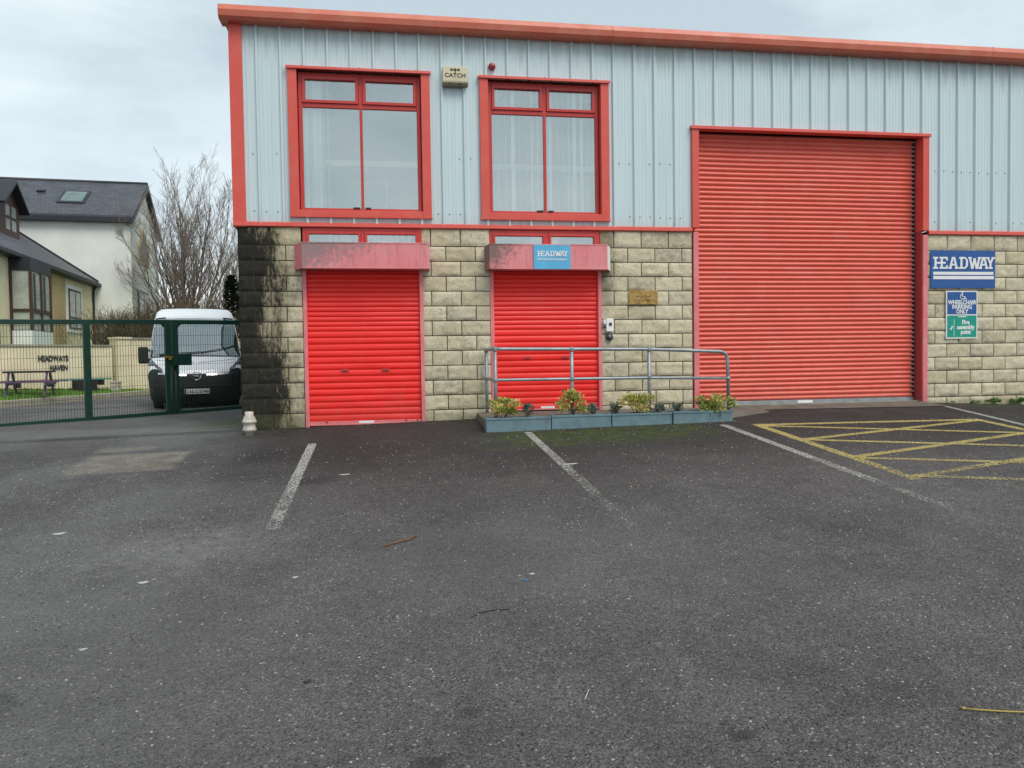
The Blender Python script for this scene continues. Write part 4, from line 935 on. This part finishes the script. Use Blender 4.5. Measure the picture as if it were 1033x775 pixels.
# ------------------------------------------------------------------ kerb, grass and boundary wall beyond the road
KL = [(-10.4, 4.2), (-8.9, 8.2), (-8.04, 10.78), (-7.08, 13.97), (-6.16, 17.37), (-5.2, 21.2), (-4.2, 26)]
GZ = -2.885
mb = MB(); out_ = []
for i, (x, y) in enumerate(KL):
    a = Vector(KL[max(0, i - 1)]); b = Vector(KL[min(len(KL) - 1, i + 1)]); t = (b - a).normalized(); n_ = Vector((-t.y, t.x)); out_.append((Vector((x, y)), n_))
vs = []
for p, n_ in out_:
    for o_, z in ((0, -3.2), (0, GZ + .0), (.02, GZ + .015), (.15, GZ + .015), (.15, GZ - .05)): q = p + n_ * o_; vs.append((q.x, q.y, z))
mb.add(vs, [(i * 5 + j, i * 5 + j + 1, (i + 1) * 5 + j + 1, (i + 1) * 5 + j) for i in range(len(KL) - 1) for j in range(4)])
for (p, n_), (q, m_) in zip(out_, out_[1:]):
    pass
struct(mb.build('kerb', M['kerb']))
mb = MB(); vs = []; W0, W1 = Vector((-9.63, 14.43)), Vector((-7.17, 17.20)); wt = (W1 - W0).normalized(); WS = W0 - wt * 11
OF = (.14, 1, 2, 3, 3.6, 7, 13)
def lz(o): return GZ + .09 * min(o, 3.6)
for i, (p, n_) in enumerate(out_):
    for o in OF: q = p + n_ * o; vs.append((q.x, q.y, lz(o)))
mb.add(vs, [(i * 7 + j, i * 7 + j + 1, (i + 1) * 7 + j + 1, (i + 1) * 7 + j) for i in range(len(KL) - 1) for j in range(6)], True); struct(mb.build('lawn', M['grass']))
r_ = random.Random(5); mb = MB(); mb.tone = []
for k in range(14000):
    i = r_.choice((1, 2, 2, 3, 3, 4)); t = r_.random(); oo = r_.uniform(.16, 3.6); p = out_[i][0].lerp(out_[i + 1][0], t) + out_[i][1].lerp(out_[i + 1][1], t) * oo; x, y = p.x, p.y; gz = lz(oo)
    rel = Vector((x, y)) - W0; nn = Vector((-wt.y, wt.x)); 
    if rel.dot(nn) > -.05: continue
    h = r_.uniform(.03, .09); a = r_.uniform(0, 3.14); dx, dy = math.cos(a) * .012, math.sin(a) * .012; lx, ly = r_.uniform(-.03, .03), r_.uniform(-.03, .03)
    mb.add([(x - dx, y - dy, gz), (x + dx, y + dy, gz), (x + lx, y + ly, gz + h)], [(0, 1, 2)]); mb.tone.append(r_.random())
struct(mb.build('grass', M['blade'], recalc=False), 'stuff')

wn3 = Vector((-wt.y, wt.x, 0)); wt3 = Vector((wt.x, wt.y, 0))
bw = thing('boundary_wall', (W0.x, W0.y, GZ), 'low cream wall lettered HEADWAYS HAVEN behind the picnic table', 'wall')
mb = MB(); L = 14.6; c = Vector((WS.x, WS.y, 0)) + wt3 * L / 2; zt_ = -1.32
mb.obox(c + wn3 * .11 + Vector((0, 0, (zt_ - 3.2) / 2)), wt3, wn3, (0, 0, 1), L / 2, .10, (zt_ + 3.2) / 2); mb.build('wall_body', M['creamwall'], bw)
mb = MB(); mb.obox(c + wn3 * .11 + Vector((0, 0, zt_ + .03)), wt3, wn3, (0, 0, 1), L / 2, .14, .03); mb.build('coping', M['kerb'], bw)
mb = MB(); mb.obox(c + wn3 * .004 + Vector((0, 0, -2.50)) + wt3 * 11.4, wt3, wn3, (0, 0, 1), 2.4, .01, .07); mb.obox(c + wn3 * .004 + Vector((0, 0, -2.50)) + wt3 * 13.9, wt3, wn3, (0, 0, 1), .1, .011, .07, 1); mb.build('painted_band', [M['pink'], M['teal']], bw)
def wall_text(body, s0, z, width, size):
    m_ = text_mb(body, size, 0, 0, 0, .02, .006, 'LEFT', width); o = Vector((W0.x, W0.y, 0)) + wt3 * s0 - wn3 * .012
    m_.v = [o + wt3 * v.x + wn3 * v.y + Vector((0, 0, z + v.z)) for v in m_.v]; return m_.build('lettering', M['darkmetal'], bw)
wall_text('HEADWAYS', 1.12, -1.80, .95, .26); wall_text('HAVEN', 1.48, -2.10, .56, .24)
pr = thing('boundary_wall', (-7.1, 17.45, GZ), 'taller cream wall with a square pier, right of the lettered wall', 'wall')
mb = MB(); mb.obox((-7.08, 17.45, -2.1), wt3, wn3, (0, 0, 1), .24, .24, 1.05); mb.obox((-7.08, 17.45, -1.02), wt3, wn3, (0, 0, 1), .28, .28, .035); mb.build('pier', M['creamwall'], pr)
d2 = Vector((1.3, 1.2, 0)).normalized(); n2 = Vector((-d2.y, d2.x, 0)); mb = MB(); mb.obox(Vector((-6.9, 17.6, -2.12)) + d2 * 4.2, d2, n2, (0, 0, 1), 4.1, .10, 1.06); mb.build('wall_body', M['creamwall'], pr)
mb = MB(); mb.obox(Vector((-6.9, 17.6, -1.03)) + d2 * 4.2, d2, n2, (0, 0, 1), 4.1, .14, .03); mb.build('coping', M['kerb'], pr)
mb = MB(); mb.add([(-30, 8, -1.7), (-12.5, 11.6, -1.7), (-9.9, 14.6, -1.7), (-7.4, 17.4, -1.7), (-1, 24, -1.7), (4, 60, -1.7), (-50, 60, -1.7)], [(0, 1, 2, 3, 4, 5, 6)])
mb.add([(-30, 8, -3.2), (-12.5, 11.6, -3.2), (-9.9, 14.6, -3.2), (-7.4, 17.4, -3.2), (-1, 24, -3.2), (-30, 8, -1.7), (-12.5, 11.6, -1.7), (-9.9, 14.6, -1.7), (-7.4, 17.4, -1.7), (-1, 24, -1.7)], [(i, i + 1, i + 6, i + 5) for i in range(4)])
struct(mb.build('raised_garden', M['grass']))

# picnic table, long low bench, crate planter and bits on the lawn
def picnic(loc, rot, lb):
    t = thing('picnic_table', loc, lb, 'table', None, rot); Mx = Matrix.Identity(4)
    mb = MB()
    for k in range(4): mb.box(-.62, .62, -.28 + k * .145, -.155 + k * .145, .68, .735, bev=.004)
    mb.build('table_top', M['darktop'], t, local=True)
    for s_ in (-1, 1):
        mb = MB(); mb.box(-.85, .85, *sorted((s_ * .52, s_ * .72)), .40, .435, bev=.004); mb.build('seat', M['purple'], t, local=True)
    for x in (-.48, .48):
        for s_ in (-1, 1):
            a, b = Vector((x, s_ * .18, .70)), Vector((x, s_ * .62, 0)); d_ = (b - a).normalized(); mb = MB(); mb.obox((a + b) / 2, d_, (1, 0, 0), d_.cross(Vector((1, 0, 0))), (b - a).length / 2, .022, .05); mb.build('leg', M['purple'], t, local=True)
        mb = MB(); mb.box(x + .024, x + .064, -.70, .70, .33, .40); mb.build('cross_beam', M['purple'], t, local=True)
    return t
picnic((-8.10, 12.75, GZ + .06), R(10), 'purple picnic table with a dark top standing on the lawn')
bl = Vector((-9.3, 14.05, 0)); b2 = Vector((-7.0, 16.55, 0)); bd = (b2 - bl).normalized(); bn = Vector((-bd.y, bd.x, 0))
be = thing('long_bench', (-8.4, 15.0, GZ), 'long low bench painted pink then teal along the lettered wall', 'bench')
mb = MB(); mb.obox(bl - bd * .4 + Vector((0, 0, -2.42)), bd, bn, (0, 0, 1), 1.9, .17, .022); mb.obox(bl + bd * 2.35 + Vector((0, 0, -2.42)), bd, bn, (0, 0, 1), .85, .17, .022, 1); mb.build('seat', [M['pink'], M['teal']], be)
for k in (-.9, .3, 1.3, 2.9):
    mb = MB(); mb.obox(bl + bd * k + Vector((0, 0, -2.53)), bd, bn, (0, 0, 1), .05, .14, .09); mb.build('leg', M['darktop'], be)
cb = thing('crate_planter', (-7.45, 15.3, GZ), 'dark slatted crate under the teal end of the bench', 'crate')
mb = MB(); cc = bl + bd * 2.2 - bn * .32
for k in range(4): mb.obox(cc + Vector((0, 0, -2.74 + k * .09)), bd, bn, (0, 0, 1), .34, .15, .04)
mb.obox(cc + Vector((0, 0, -2.62)), bd, bn, (0, 0, 1), .32, .13, .16); mb.build('slats', M['darktop'], cb)
mb = MB(); mb.obox(bl - bd * .75 - bn * .0 + Vector((0, 0, -2.28)), bd, bn, (0, 0, 1), .22, .14, .115); mb.obox(bl - bd * .75 + Vector((0, 0, -2.17)), bd, bn, (0, 0, 1), .20, .12, .012)
tag(mb.build('brown_box', M['brown'], None, tuple(bl - bd * .75 + Vector((0, 0, -2.39)))), 'reddish brown box standing on the left end of the long bench', 'box')
mb = MB(); mb.box(-7.03, -6.77, 16.2, 16.46, GZ, GZ + .36, bev=.01); mb.box(-7.05, -6.75, 16.18, 16.48, GZ + .32, GZ + .38, bev=.01)
tag(mb.build('flower_tub', M['ceramic'], None, (-6.9, 16.33, GZ)), 'small square tub on the lawn in front of the wall pier', 'tub')

# ------------------------------------------------------------------ the house
HA = R(5.5); HO = Vector((-9.71, 27.86, -1.7))
hs = thing('house', tuple(HO), 'two storey pale house with slate roof and dark trimmed bay wing', 'house', None, HA)
def H(mb, name, mat, parent=hs): 
    for v in mb.v: v.z += 1.7      # heights below are given in world z
    return mb.build(name, mat, parent, local=True)
EZ, RZ = 4.98, 7.28
mb = MB(); mb.add([(-16, 0, -1.9), (0, 0, -1.9), (0, 7, -1.9), (-16, 7, -1.9), (-16, 0, EZ), (0, 0, EZ), (0, 7, EZ), (-16, 7, EZ), (0, 3.5, RZ - .12), (-16, 3.5, RZ - .12)],
       [(0, 1, 5, 4), (1, 2, 6, 8, 5), (2, 3, 7, 6), (3, 0, 4, 9, 7)]); H(mb, 'wall', M['render'])
mb = MB()
for s_ in (0, 1):
    y0, y1 = (-.32, 3.5) if s_ == 0 else (7.32, 3.5); z0 = EZ - .02; mb.add([(-16.2, y0, z0), (.22, y0, z0), (.22, y1, RZ), (-16.2, y1, RZ), (-16.2, y0, z0 + .11), (.22, y0, z0 + .11), (.22, y1, RZ + .11), (-16.2, y1, RZ + .11)],
        [(0, 1, 2, 3), (4, 5, 6, 7), (0, 1, 5, 4), (1, 2, 6, 5), (3, 0, 4, 7), (2, 3, 7, 6)])
rf = H(mb, 'roof', M['slate'])
mb = MB(); mb.box(-16.2, .2, -.36, -.325, EZ - .22, EZ + .0); mb.box(-16.2, .15, -.32, -.02, EZ - .22, EZ - .19)
for s_ in (0, 1):
    y0, y1 = (-.34, 3.5) if s_ == 0 else (7.34, 3.5)
    mb.add([(.221, y0, EZ - .20), (.221, y1, RZ - .16), (.221, y1, RZ + .07), (.221, y0, EZ + .03), (.25, y0, EZ - .20), (.25, y1, RZ - .16), (.25, y1, RZ + .07), (.25, y0, EZ + .03)], [(0, 1, 2, 3), (4, 7, 6, 5), (0, 4, 5, 1), (3, 2, 6, 7), (0, 3, 7, 4)])
H(mb, 'fascia_board', M['fascia'])
mb = MB(); mb.tube([(-16.2, 3.5, RZ + .10), (.22, 3.5, RZ + .10)], .09, 8); H(mb, 'ridge_tile', M['fascia'])
sl = (RZ - EZ) / 3.82
def rfp(x, y, o=0): return (x, y - o * .55, EZ + .09 + (y + .32) * sl + o * .84)
mb = MB(); q = [rfp(-3.35, .85, .05), rfp(-2.15, .85, .05), rfp(-2.15, 2.25, .05), rfp(-3.35, 2.25, .05)]; q2 = [rfp(-3.35, .85, -.02), rfp(-2.15, .85, -.02), rfp(-2.15, 2.25, -.02), rfp(-3.35, 2.25, -.02)]
mb.add(q + q2, [(0, 1, 2, 3), (0, 1, 5, 4), (1, 2, 6, 5), (2, 3, 7, 6), (3, 0, 4, 7)])
sk = H(mb, 'skylight', M['fascia'])
mb = MB(); mb.add([rfp(-3.22, 1.0, .06), rfp(-2.28, 1.0, .06), rfp(-2.28, 2.12, .06), rfp(-3.22, 2.12, .06)] + [rfp(-3.22, 1.0, .053), rfp(-2.28, 1.0, .053), rfp(-2.28, 2.12, .053), rfp(-3.22, 2.12, .053)], [(0, 1, 2, 3), (0, 1, 5, 4), (1, 2, 6, 5), (2, 3, 7, 6), (3, 0, 4, 7)])
H(mb, 'pane', simple('skylight_glass', (.16, .24, .21), .12, .3, .25, 2), sk)
mb = MB(); mb.add([rfp(-4.5, 2.0, .0), rfp(-4.15, 2.0, .0), rfp(-4.15, 2.25, .0), rfp(-4.5, 2.25, .0), rfp(-4.5, 2.0, .10), rfp(-4.15, 2.0, .10), rfp(-4.15, 2.25, .06), rfp(-4.5, 2.25, .06)], [(0, 1, 5, 4), (1, 2, 6, 5), (2, 3, 7, 6), (3, 0, 4, 7), (4, 5, 6, 7)]); H(mb, 'roof_vent', M['fascia'])
# gable windows with buff surrounds
mb = MB(); m2 = [(1.7, 3.1), (4.3, 3.1), (4.3, 3.9), (3.0, 5.05), (1.7, 3.9)]
def gpoly(mb, pts, x0, x1): n_ = len(pts); mb.add([(x0, y, z) for y, z in pts] + [(x1, y, z) for y, z in pts], [tuple(range(n_)), tuple(n_ + i for i in range(n_))] + [(i, (i + 1) % n_, n_ + (i + 1) % n_, n_ + i) for i in range(n_)])
gpoly(mb, [(1.7, 3.1), (4.3, 3.1), (4.3, 3.9), (3.0, 5.05), (1.7, 3.9)], .004, .05); gw = H(mb, 'gable_window', M['yellowwall'])
mb = MB(); gpoly(mb, [(2.0, 3.3), (4.0, 3.3), (4.0, 3.85), (3.0, 4.7), (2.0, 3.85)], .052, .06); H(mb, 'pane', M['wood'], gw)
mb = MB(); gpoly(mb, [(1.2, .2), (3.9, .2), (3.9, 1.75), (1.2, 1.75)], .004, .05); gw = H(mb, 'gable_window', M['wood'])
mb = MB(); gpoly(mb, [(1.4, .35), (2.45, .35), (2.45, 1.6), (1.4, 1.6)], .052, .06); gpoly(mb, [(2.6, .35), (3.7, .35), (3.7, 1.6), (2.6, 1.6)], .052, .06); H(mb, 'pane', simple('brown_shaded_glass', (.09, .05, .035), .3), gw)
# the wing that comes forward, with its roof, bay, window and dormer
WX = -1.71; WE = 1.98; WRX, WRZ = -6.7, 5.45
mb = MB(); mb.add([(WX, -12.5, -1.9), (WX, -.002, -1.9), (WX, -.002, WE), (WX, -12.5, WE), (-11.7, -12.5, -1.9), (-11.7, -12.5, WE), (WRX, -12.5, WRZ)], [(0, 1, 2, 3), (0, 3, 6, 5, 4)]); H(mb, 'wing_wall', M['creamwall'])
mb = MB(); x0, x1 = WX + .28, WRX; zz0 = WE - .16
mb.add([(x0, -12.8, zz0), (x0, -.002, zz0), (x1, -.002, WRZ), (x1, -12.8, WRZ), (x0, -12.8, zz0 + .1), (x0, -.002, zz0 + .1), (x1, -.002, WRZ + .1), (x1, -12.8, WRZ + .1)], [(0, 1, 2, 3), (4, 5, 6, 7), (0, 1, 5, 4), (3, 0, 4, 7), (1, 2, 6, 5)])
x2 = -11.9; mb.add([(x2, -12.8, zz0), (x2, -.002, zz0), (x1, -.002, WRZ), (x1, -12.8, WRZ)], [(0, 1, 2, 3)]); H(mb, 'wing_roof', M['slate'])
mb = MB(); mb.box(WX + .285, WX + .40, -12.8, -.01, WE - .25, WE - .10, bev=.02); mb.box(WX + .01, WX + .28, -12.8, -.01, WE - .26, WE - .22)
mb.tube([(WX + .2, -.12, WE - .2), (WX + .06, -.12, WE - .45), (WX + .06, -.12, -1.9)], .045, 8); mb.tube([(WX + .3, -12.3, WE - .2), (WX + .1, -12.2, WE - .6), (WX + .1, -12.2, -1.9)], .05, 8); H(mb, 'gutter', M['fascia'])
mb = MB(); mb.add([(WX + .28, -.03, zz0 + .08), (WRX, -.03, WRZ + .08), (WRX, -.03, WRZ + .20), (WX + .28, -.03, zz0 + .20), (WX + .28, -.005, zz0 + .08), (WRX, -.005, WRZ + .08), (WRX, -.005, WRZ + .20), (WX + .28, -.005, zz0 + .20)], [(0, 1, 2, 3), (0, 1, 5, 4), (3, 2, 6, 7)]); H(mb, 'lead_flashing', M['fascia'])
mb = MB(); mb.box(WX + .005, WX + .05, -6.2, -4.55, -1.3, 1.9); H(mb, 'yellow_panel', M['yellowwall'])
mb = MB(); mb.box(WX + .004, WX + .05, -4.35, -2.05, -.55, 1.45); gw = H(mb, 'window', M['signwhite'])
mb = MB(); mb.box(WX + .051, WX + .07, -4.15, -2.3, -.40, 1.30); H(mb, 'frame', M['wood'], gw)
for a_, b_ in ((-4.0, -3.28), (-3.14, -2.45)): mb = MB(); mb.box(WX + .071, WX + .078, a_, b_, .12, 1.2); mb.box(WX + .071, WX + .078, a_, b_, -.33, .02); H(mb, 'pane', M['blind'] if False else simple('lace_curtain_glass', (.30, .33, .30), .2, 0, .5, 4), gw)
BX = -1.05
mb = MB(); mb.box(WX, BX, -10.8, -8.6, -1.9, -.72); bay = H(mb, 'bay', M['fascia'])
mb = MB(); mb.box(WX, BX, -10.8, -8.6, 1.30, 1.75); H(mb, 'bay_head', M['fascia'], bay)
mb = MB(); mb.box(WX + .02, BX - .03, -10.77, -8.63, -.7195, 1.2995); H(mb, 'bay_glazing', simple('pale_blind_glass', (.38, .42, .36), .25, 0, .2, 2), bay)
mb = MB()
for (xx, yy) in ((BX - .06, -10.8), (WX + .01, -10.8), (BX - .06, -8.72), (BX - .06, -9.76)): mb.box(xx, xx + .08, yy - .02, yy + .10, -.72, 1.30)
mb.box(WX + .09, BX - .06, -10.815, -10.78, -.10, .0); mb.box(BX - .035, BX + .01, -10.68, -8.74, -.12, .02); H(mb, 'frame', M['wood'], bay)
mb = MB(); mb.box(WX + .05, BX + .008, -10.808, -8.6, -1.6, -.74); H(mb, 'bay_apron', M['signwhite'], bay)
mb = MB(); mb.box(BX - .02, BX + .005, -9.62, -9.58, .05, 1.28)
for k in (-10.35, -9.3): mb.obox((BX - .015, k, .62), (0, 1, 0), (1, 0, 0), (0, 0, 1), .10, .004, .62)
H(mb, 'curtain', M['darkmetal'], bay)
# dormer
DX = -3.3; mb = MB(); gpoly(mb, [(-6.55, 3.0), (-4.45, 3.0), (-4.45, 4.5), (-5.5, 5.25), (-6.55, 4.5)], DX - 3, DX); dm = H(mb, 'dormer', M['wood'])
mb = MB()
for s_ in (-1, 1):
    yc = -5.5; mb.add([(DX - 3.2, yc, 5.30), (DX + .3, yc, 5.30), (DX + .3, yc + s_ * 1.35, 4.28), (DX - 3.2, yc + s_ * 1.35, 4.28), (DX - 3.2, yc, 5.42), (DX + .3, yc, 5.42), (DX + .3, yc + s_ * 1.40, 4.36), (DX - 3.2, yc + s_ * 1.40, 4.36)], [(0, 1, 2, 3), (4, 5, 6, 7), (1, 2, 6, 5), (2, 3, 7, 6)])
H(mb, 'dormer_roof', M['fascia'], dm)
mb = MB()
for y in (-5.98, -5.30):
    for z in (3.45, 4.0): mb.box(DX + .002, DX + .012, y, y + .45, z, z + .42)
H(mb, 'pane', simple('pale_dormer_glass', (.30, .33, .32), .2, 0, .3, 3), dm)

# ------------------------------------------------------------------ trees
def bare_tree(name, base, h, spread, seed, label, nst=7, gen=4, rr=.12, leanx=0, mats=None):
    r_ = random.Random(seed); t = thing(name, base, label, 'tree'); A, B = MB(), MB(); B3 = Vector(base); cnt = [0]
    def grow(p, d_, L, rad, g):
        k = 4 if g > 1 else 3; pts = [p.copy()]; q = p.copy(); dd = d_.copy()
        for i in range(k):
            dd = (dd + Vector((r_.gauss(0, .035), r_.gauss(0, .035), .07 + r_.gauss(0, .02)))).normalized(); q = q + dd * L / k; pts.append(q.copy())
        rs = [rad * (1 - .75 * i / k) for i in range(k + 1)]; rs = [max(.0045, v) for v in rs]
        (A if g >= gen - 1 else B).tube(pts, rs, 5 if g >= gen - 1 else 3, False); cnt[0] += 1
        if g <= 0: return
        nb = (3, 5, 7, 10, 12)[g]
        for i in range(nb):
            f = r_.uniform(.22, 1.0) if g < gen else .15 + .85 * (i + r_.random()) / nb; j = min(k - 1, int(f * k)); pp = pts[j].lerp(pts[j + 1], f * k - j)
            ax = (pts[j + 1] - pts[j]).normalized(); side = ax.orthogonal().normalized(); side.rotate(Matrix.Rotation(r_.uniform(0, 6.28), 3, ax)); an = R(r_.uniform(18, 38))
            nd = ax * math.cos(an) + side * math.sin(an); nd.z = abs(nd.z) * .9 + .15; nd.normalize()
            grow(pp, nd, L * r_.uniform(.36, .56) * (1.15 - .45 * f), max(.007, rs[j] * .55), g - 1)
    for i in range(nst):
        a = 2 * math.pi * (i + r_.random() * .6) / nst; tl = r_.uniform(.12, 1) * spread; d_ = Vector((math.cos(a) * tl + leanx, math.sin(a) * tl, 1)).normalized()
        grow(B3 + Vector((r_.uniform(-.3, .3), r_.uniform(-.3, .3), .0)), d_, h * r_.uniform(.78, 1.0) * (1 - .25 * tl / max(.01, spread)), rr * r_.uniform(.7, 1), gen)
    A.build('trunk', (mats or M)['bark'], t); B.build('crown', (mats or M)['twig'], t)
    return t
bare_tree('bare_tree', (-7.5, 28.6, -1.8), 8.9, .50, 11, 'tall bare winter tree with upswept branches behind the van', 13, 3, .085, .0)
bare_tree('bare_tree', (-5.4, 31.5, -1.8), 6.4, .5, 23, 'smaller bare tree at the right of the tall one, by the warehouse corner', 9, 3, .05)
# dark conifer and brown brush behind the van
def conifer(base, h, rad, seed, label, mat, n=2600, cat='tree', name='conifer'):
    r_ = random.Random(seed); t = thing(name, base, label, cat); mb = MB(); mb.tone = []
    for i in range(n):
        f = r_.random() ** .8; a = r_.uniform(0, 6.28); rad_ = rad * (1 - f) ** .8 * (r_.uniform(.45, 1.05)) * (1 + .25 * math.sin(a * 3 + f * 9)); p = Vector((base[0] + math.cos(a) * rad_, base[1] + math.sin(a) * rad_, base[2] + f * h))
        o = Vector((math.cos(a), math.sin(a), r_.uniform(.0, .9))).normalized(); s_ = o.cross(Vector((0, 0, 1))).normalized(); L = r_.uniform(.12, .28)
        mb.add([p, p + o * L * .5 + s_ * L * .3, p + o * L, p + o * L * .5 - s_ * L * .3], [(0, 1, 2, 3)]); mb.tone.append(r_.random())
    mb.build('crown', mat, t, recalc=False); mb = MB(); mb.tube([base, (base[0], base[1], base[2] + h * .85)], [.12, .03], 7); mb.build('trunk', M['bark'], t)
conifer((-4.75, 25.6, -2.2), 4.2, 1.15, 3, 'dark pointed conifer behind the van roof next to the warehouse corner', M['conifer'])
conifer((-3.2, 40, -2.2), 5.6, 2.4, 4, 'broad olive brown evergreen at the picture gap beside the warehouse corner', m_leaf('olive_leaves', (.07, .06, .025), (.12, .10, .04), (.17, .15, .07)), 3200)
for i, (x, y, h, lb) in enumerate(((-8.6, 22.5, 2.1, 'brown leafless thicket left of the van behind the cream wall'), (-6.9, 23.0, 2.6, 'brown leafless thicket directly behind the van roof'), (-5.9, 24.8, 2.7, 'brown leafless thicket between the van roof and the conifer'))):
    r_ = random.Random(70 + i); t = thing('leafless_thicket', (x, y, -1.75), lb, 'bush', 'brown thickets behind the van'); mb = MB()
    for k in range(520):
        p = Vector((x + r_.gauss(0, .55), y + r_.gauss(0, .5), -1.8)); q = p + Vector((r_.gauss(0, .35), r_.gauss(0, .35), h * r_.uniform(.5, 1))); m_ = (p + q) / 2 + Vector((r_.gauss(0, .12), r_.gauss(0, .12), 0)); mb.tube([p, m_, q], [.012, .009, .005], 3, False)
        for u in range(3): s_ = m_.lerp(q, r_.random()); mb.tube([s_, s_ + Vector((r_.gauss(0, .22), r_.gauss(0, .22), r_.uniform(.1, .4)))], [.006, .004], 3, False)
    mb.build('branches', M['bramble'], t)

# ------------------------------------------------------------------ grit, litter and twigs on the yard
r_ = random.Random(17); mb = MB()
def chip(x, y, s_, mat, flat=.5):
    z = zg(x, y); a = r_.uniform(0, 6.28); n_ = 5; top = []
    vs = [(x + math.cos(a + k * 1.2566) * s_ * r_.uniform(.7, 1.2), y + math.sin(a + k * 1.2566) * s_ * r_.uniform(.7, 1.2), z + .0005) for k in range(5)]
    vs += [(x + math.cos(a + k * 1.2566) * s_ * .55, y + math.sin(a + k * 1.2566) * s_ * .55, z + s_ * flat * r_.uniform(.7, 1.1)) for k in range(5)]
    mb.add(vs, [(k, (k + 1) % 5, 5 + (k + 1) % 5, 5 + k) for k in range(5)] + [(5, 6, 7, 8, 9)], False, mat)
for k in range(10000):
    y = -11.2 + 9.6 * r_.random() ** 1.3; x = r_.uniform(2.05 - (y + 12) * .62 - .8, 2.05 + (y + 12) * 1.05 + 1.2); s_ = .0018 + .0048 * r_.random() ** 3 + .0006 * (y + 11); chip(x, y, s_, 0 if r_.random() < .42 else 1)
struct(mb.build('loose_grit', [M['chip_l'], M['chip_d']], recalc=False), 'stuff')
def flake(x, y, sx_, sy_, rot, mat, name, label, cat, group=None):
    m_ = MB(); n_ = 9; vs = []; z0 = zg(x, y)
    for zz in (.001, .006): vs += [(x + math.cos(rot) * math.cos(k * .698) * sx_ - math.sin(rot) * math.sin(k * .698) * sy_ * (1 + .25 * math.sin(k * 2.3)), y + math.sin(rot) * math.cos(k * .698) * sx_ + math.cos(rot) * math.sin(k * .698) * sy_, zg(x, y) + zz + .002 * math.sin(k * 1.7)) for k in range(n_)]
    m_.add(vs, [tuple(n_ + k for k in range(n_)), tuple(range(n_))] + [(k, (k + 1) % n_, n_ + (k + 1) % n_, n_ + k) for k in range(n_)]); tag(m_.build(name, mat, None, (x, y, z0)), label, cat, group)
flake(-.60, -4.98, .05, .035, .5, M['paper'], 'litter_scrap', 'white scrap farthest left on the yard below the concrete patch', 'litter')
flake(.44, -6.35, .035, .022, .2, M['paper'], 'litter_scrap', 'white oval scrap on the yard left of the faded first line', 'litter')
flake(.42, -7.36, .022, .010, .1, M['paper'], 'litter_scrap', 'small white scrap nearest the bottom left of the yard', 'litter')
flake(1.44, -6.49, .022, .012, .3, M['paper'], 'litter_scrap', 'small white scrap below the end of the first parking line', 'litter')
flake(4.05, -3.55, .10, .03, .15, M['paper'], 'litter_scrap', 'thin white scrap beside the middle parking line', 'litter')
flake(3.00, -6.80, .022, .016, .1, M['chip_l'], 'pebble', 'pale pebble beside the blue scrap in mid yard', 'pebble')
flake(2.94, -6.90, .018, .012, .6, M['bluebit'], 'plastic_scrap', 'tiny blue plastic scrap in the middle of the yard', 'litter')
flake(1.66, -7.99, .020, .016, .6, M['chip_d'], 'pebble', 'dark lump on the yard at lower left of centre', 'pebble')
def twig(pts, r, mat, label, name='twig'):
    m_ = MB(); m_.tube([(x, y, zg(x, y) + r + h) for x, y, h in pts], r, 6); name != 'x' and mat is M['straw'] and m_.lathe([(r * 2.2, -.004), (r * 2.4, .004)], (pts[0][0], pts[0][1], zg(pts[0][0], pts[0][1]) + r + .004), 8); tag(m_.build(name, mat, None, (pts[0][0], pts[0][1], zg(pts[0][0], pts[0][1]))), label, 'twig')
twig([(4.52, -8.86, .002), (4.58, -8.89, .006), (4.66, -8.915, .004), (4.76, -8.94, .002), (4.90, -8.95, .004)], .0035, M['straw'], 'bright yellow stalk lying at the right edge of the yard')
twig([(2.02, -5.98, 0), (2.10, -5.93, .004), (2.20, -5.88, .004), (2.28, -5.78, .002)], .006, M['leafbrown'], 'brown twig lying below the first red door')
twig([(2.52, -7.42, 0), (2.58, -7.36, .002), (2.68, -7.34, .002), (2.76, -7.35, .001)], .0028, M['chip_d'], 'thin dark curved twig near the middle of the yard')
twig([(2.93, -8.44, 0), (2.97, -8.36, .002)], .0028, M['paper'], 'short whitish stick at the bottom middle of the yard')
flake(1.62, -3.4, .06, .02, .1, M['paper'], 'litter_scrap', 'faint pale scrap right of the first parking line', 'litter')

# fallen leaves caught along the planters, the step and the wall foot
r_ = random.Random(44); mb = MB()
for k in range(420):
    if k < 240: x, y = r_.uniform(3.4, 7.1), -1.36 - abs(r_.gauss(0, .16))
    elif k < 340: x, y = r_.uniform(.3, 3.4), -.05 - abs(r_.gauss(0, .14))
    else: x, y = r_.uniform(11.2, 14.5), -.05 - abs(r_.gauss(0, .2))
    z = zg(x, y) + .002; a = r_.uniform(0, 6.28); L = r_.uniform(.008, .022); c_, s_ = math.cos(a), math.sin(a)
    mb.add([(x - c_ * L, y - s_ * L, z), (x + s_ * L * .5, y - c_ * L * .5, z + L * .3), (x + c_ * L, y + s_ * L, z + .002), (x - s_ * L * .5, y + c_ * L * .5, z + L * .4)], [(0, 1, 2, 3)], False, 0 if r_.random() < .6 else 1)
struct(mb.build('leaf_litter', [M['leafbrown'], M['straw']], recalc=False), 'stuff')
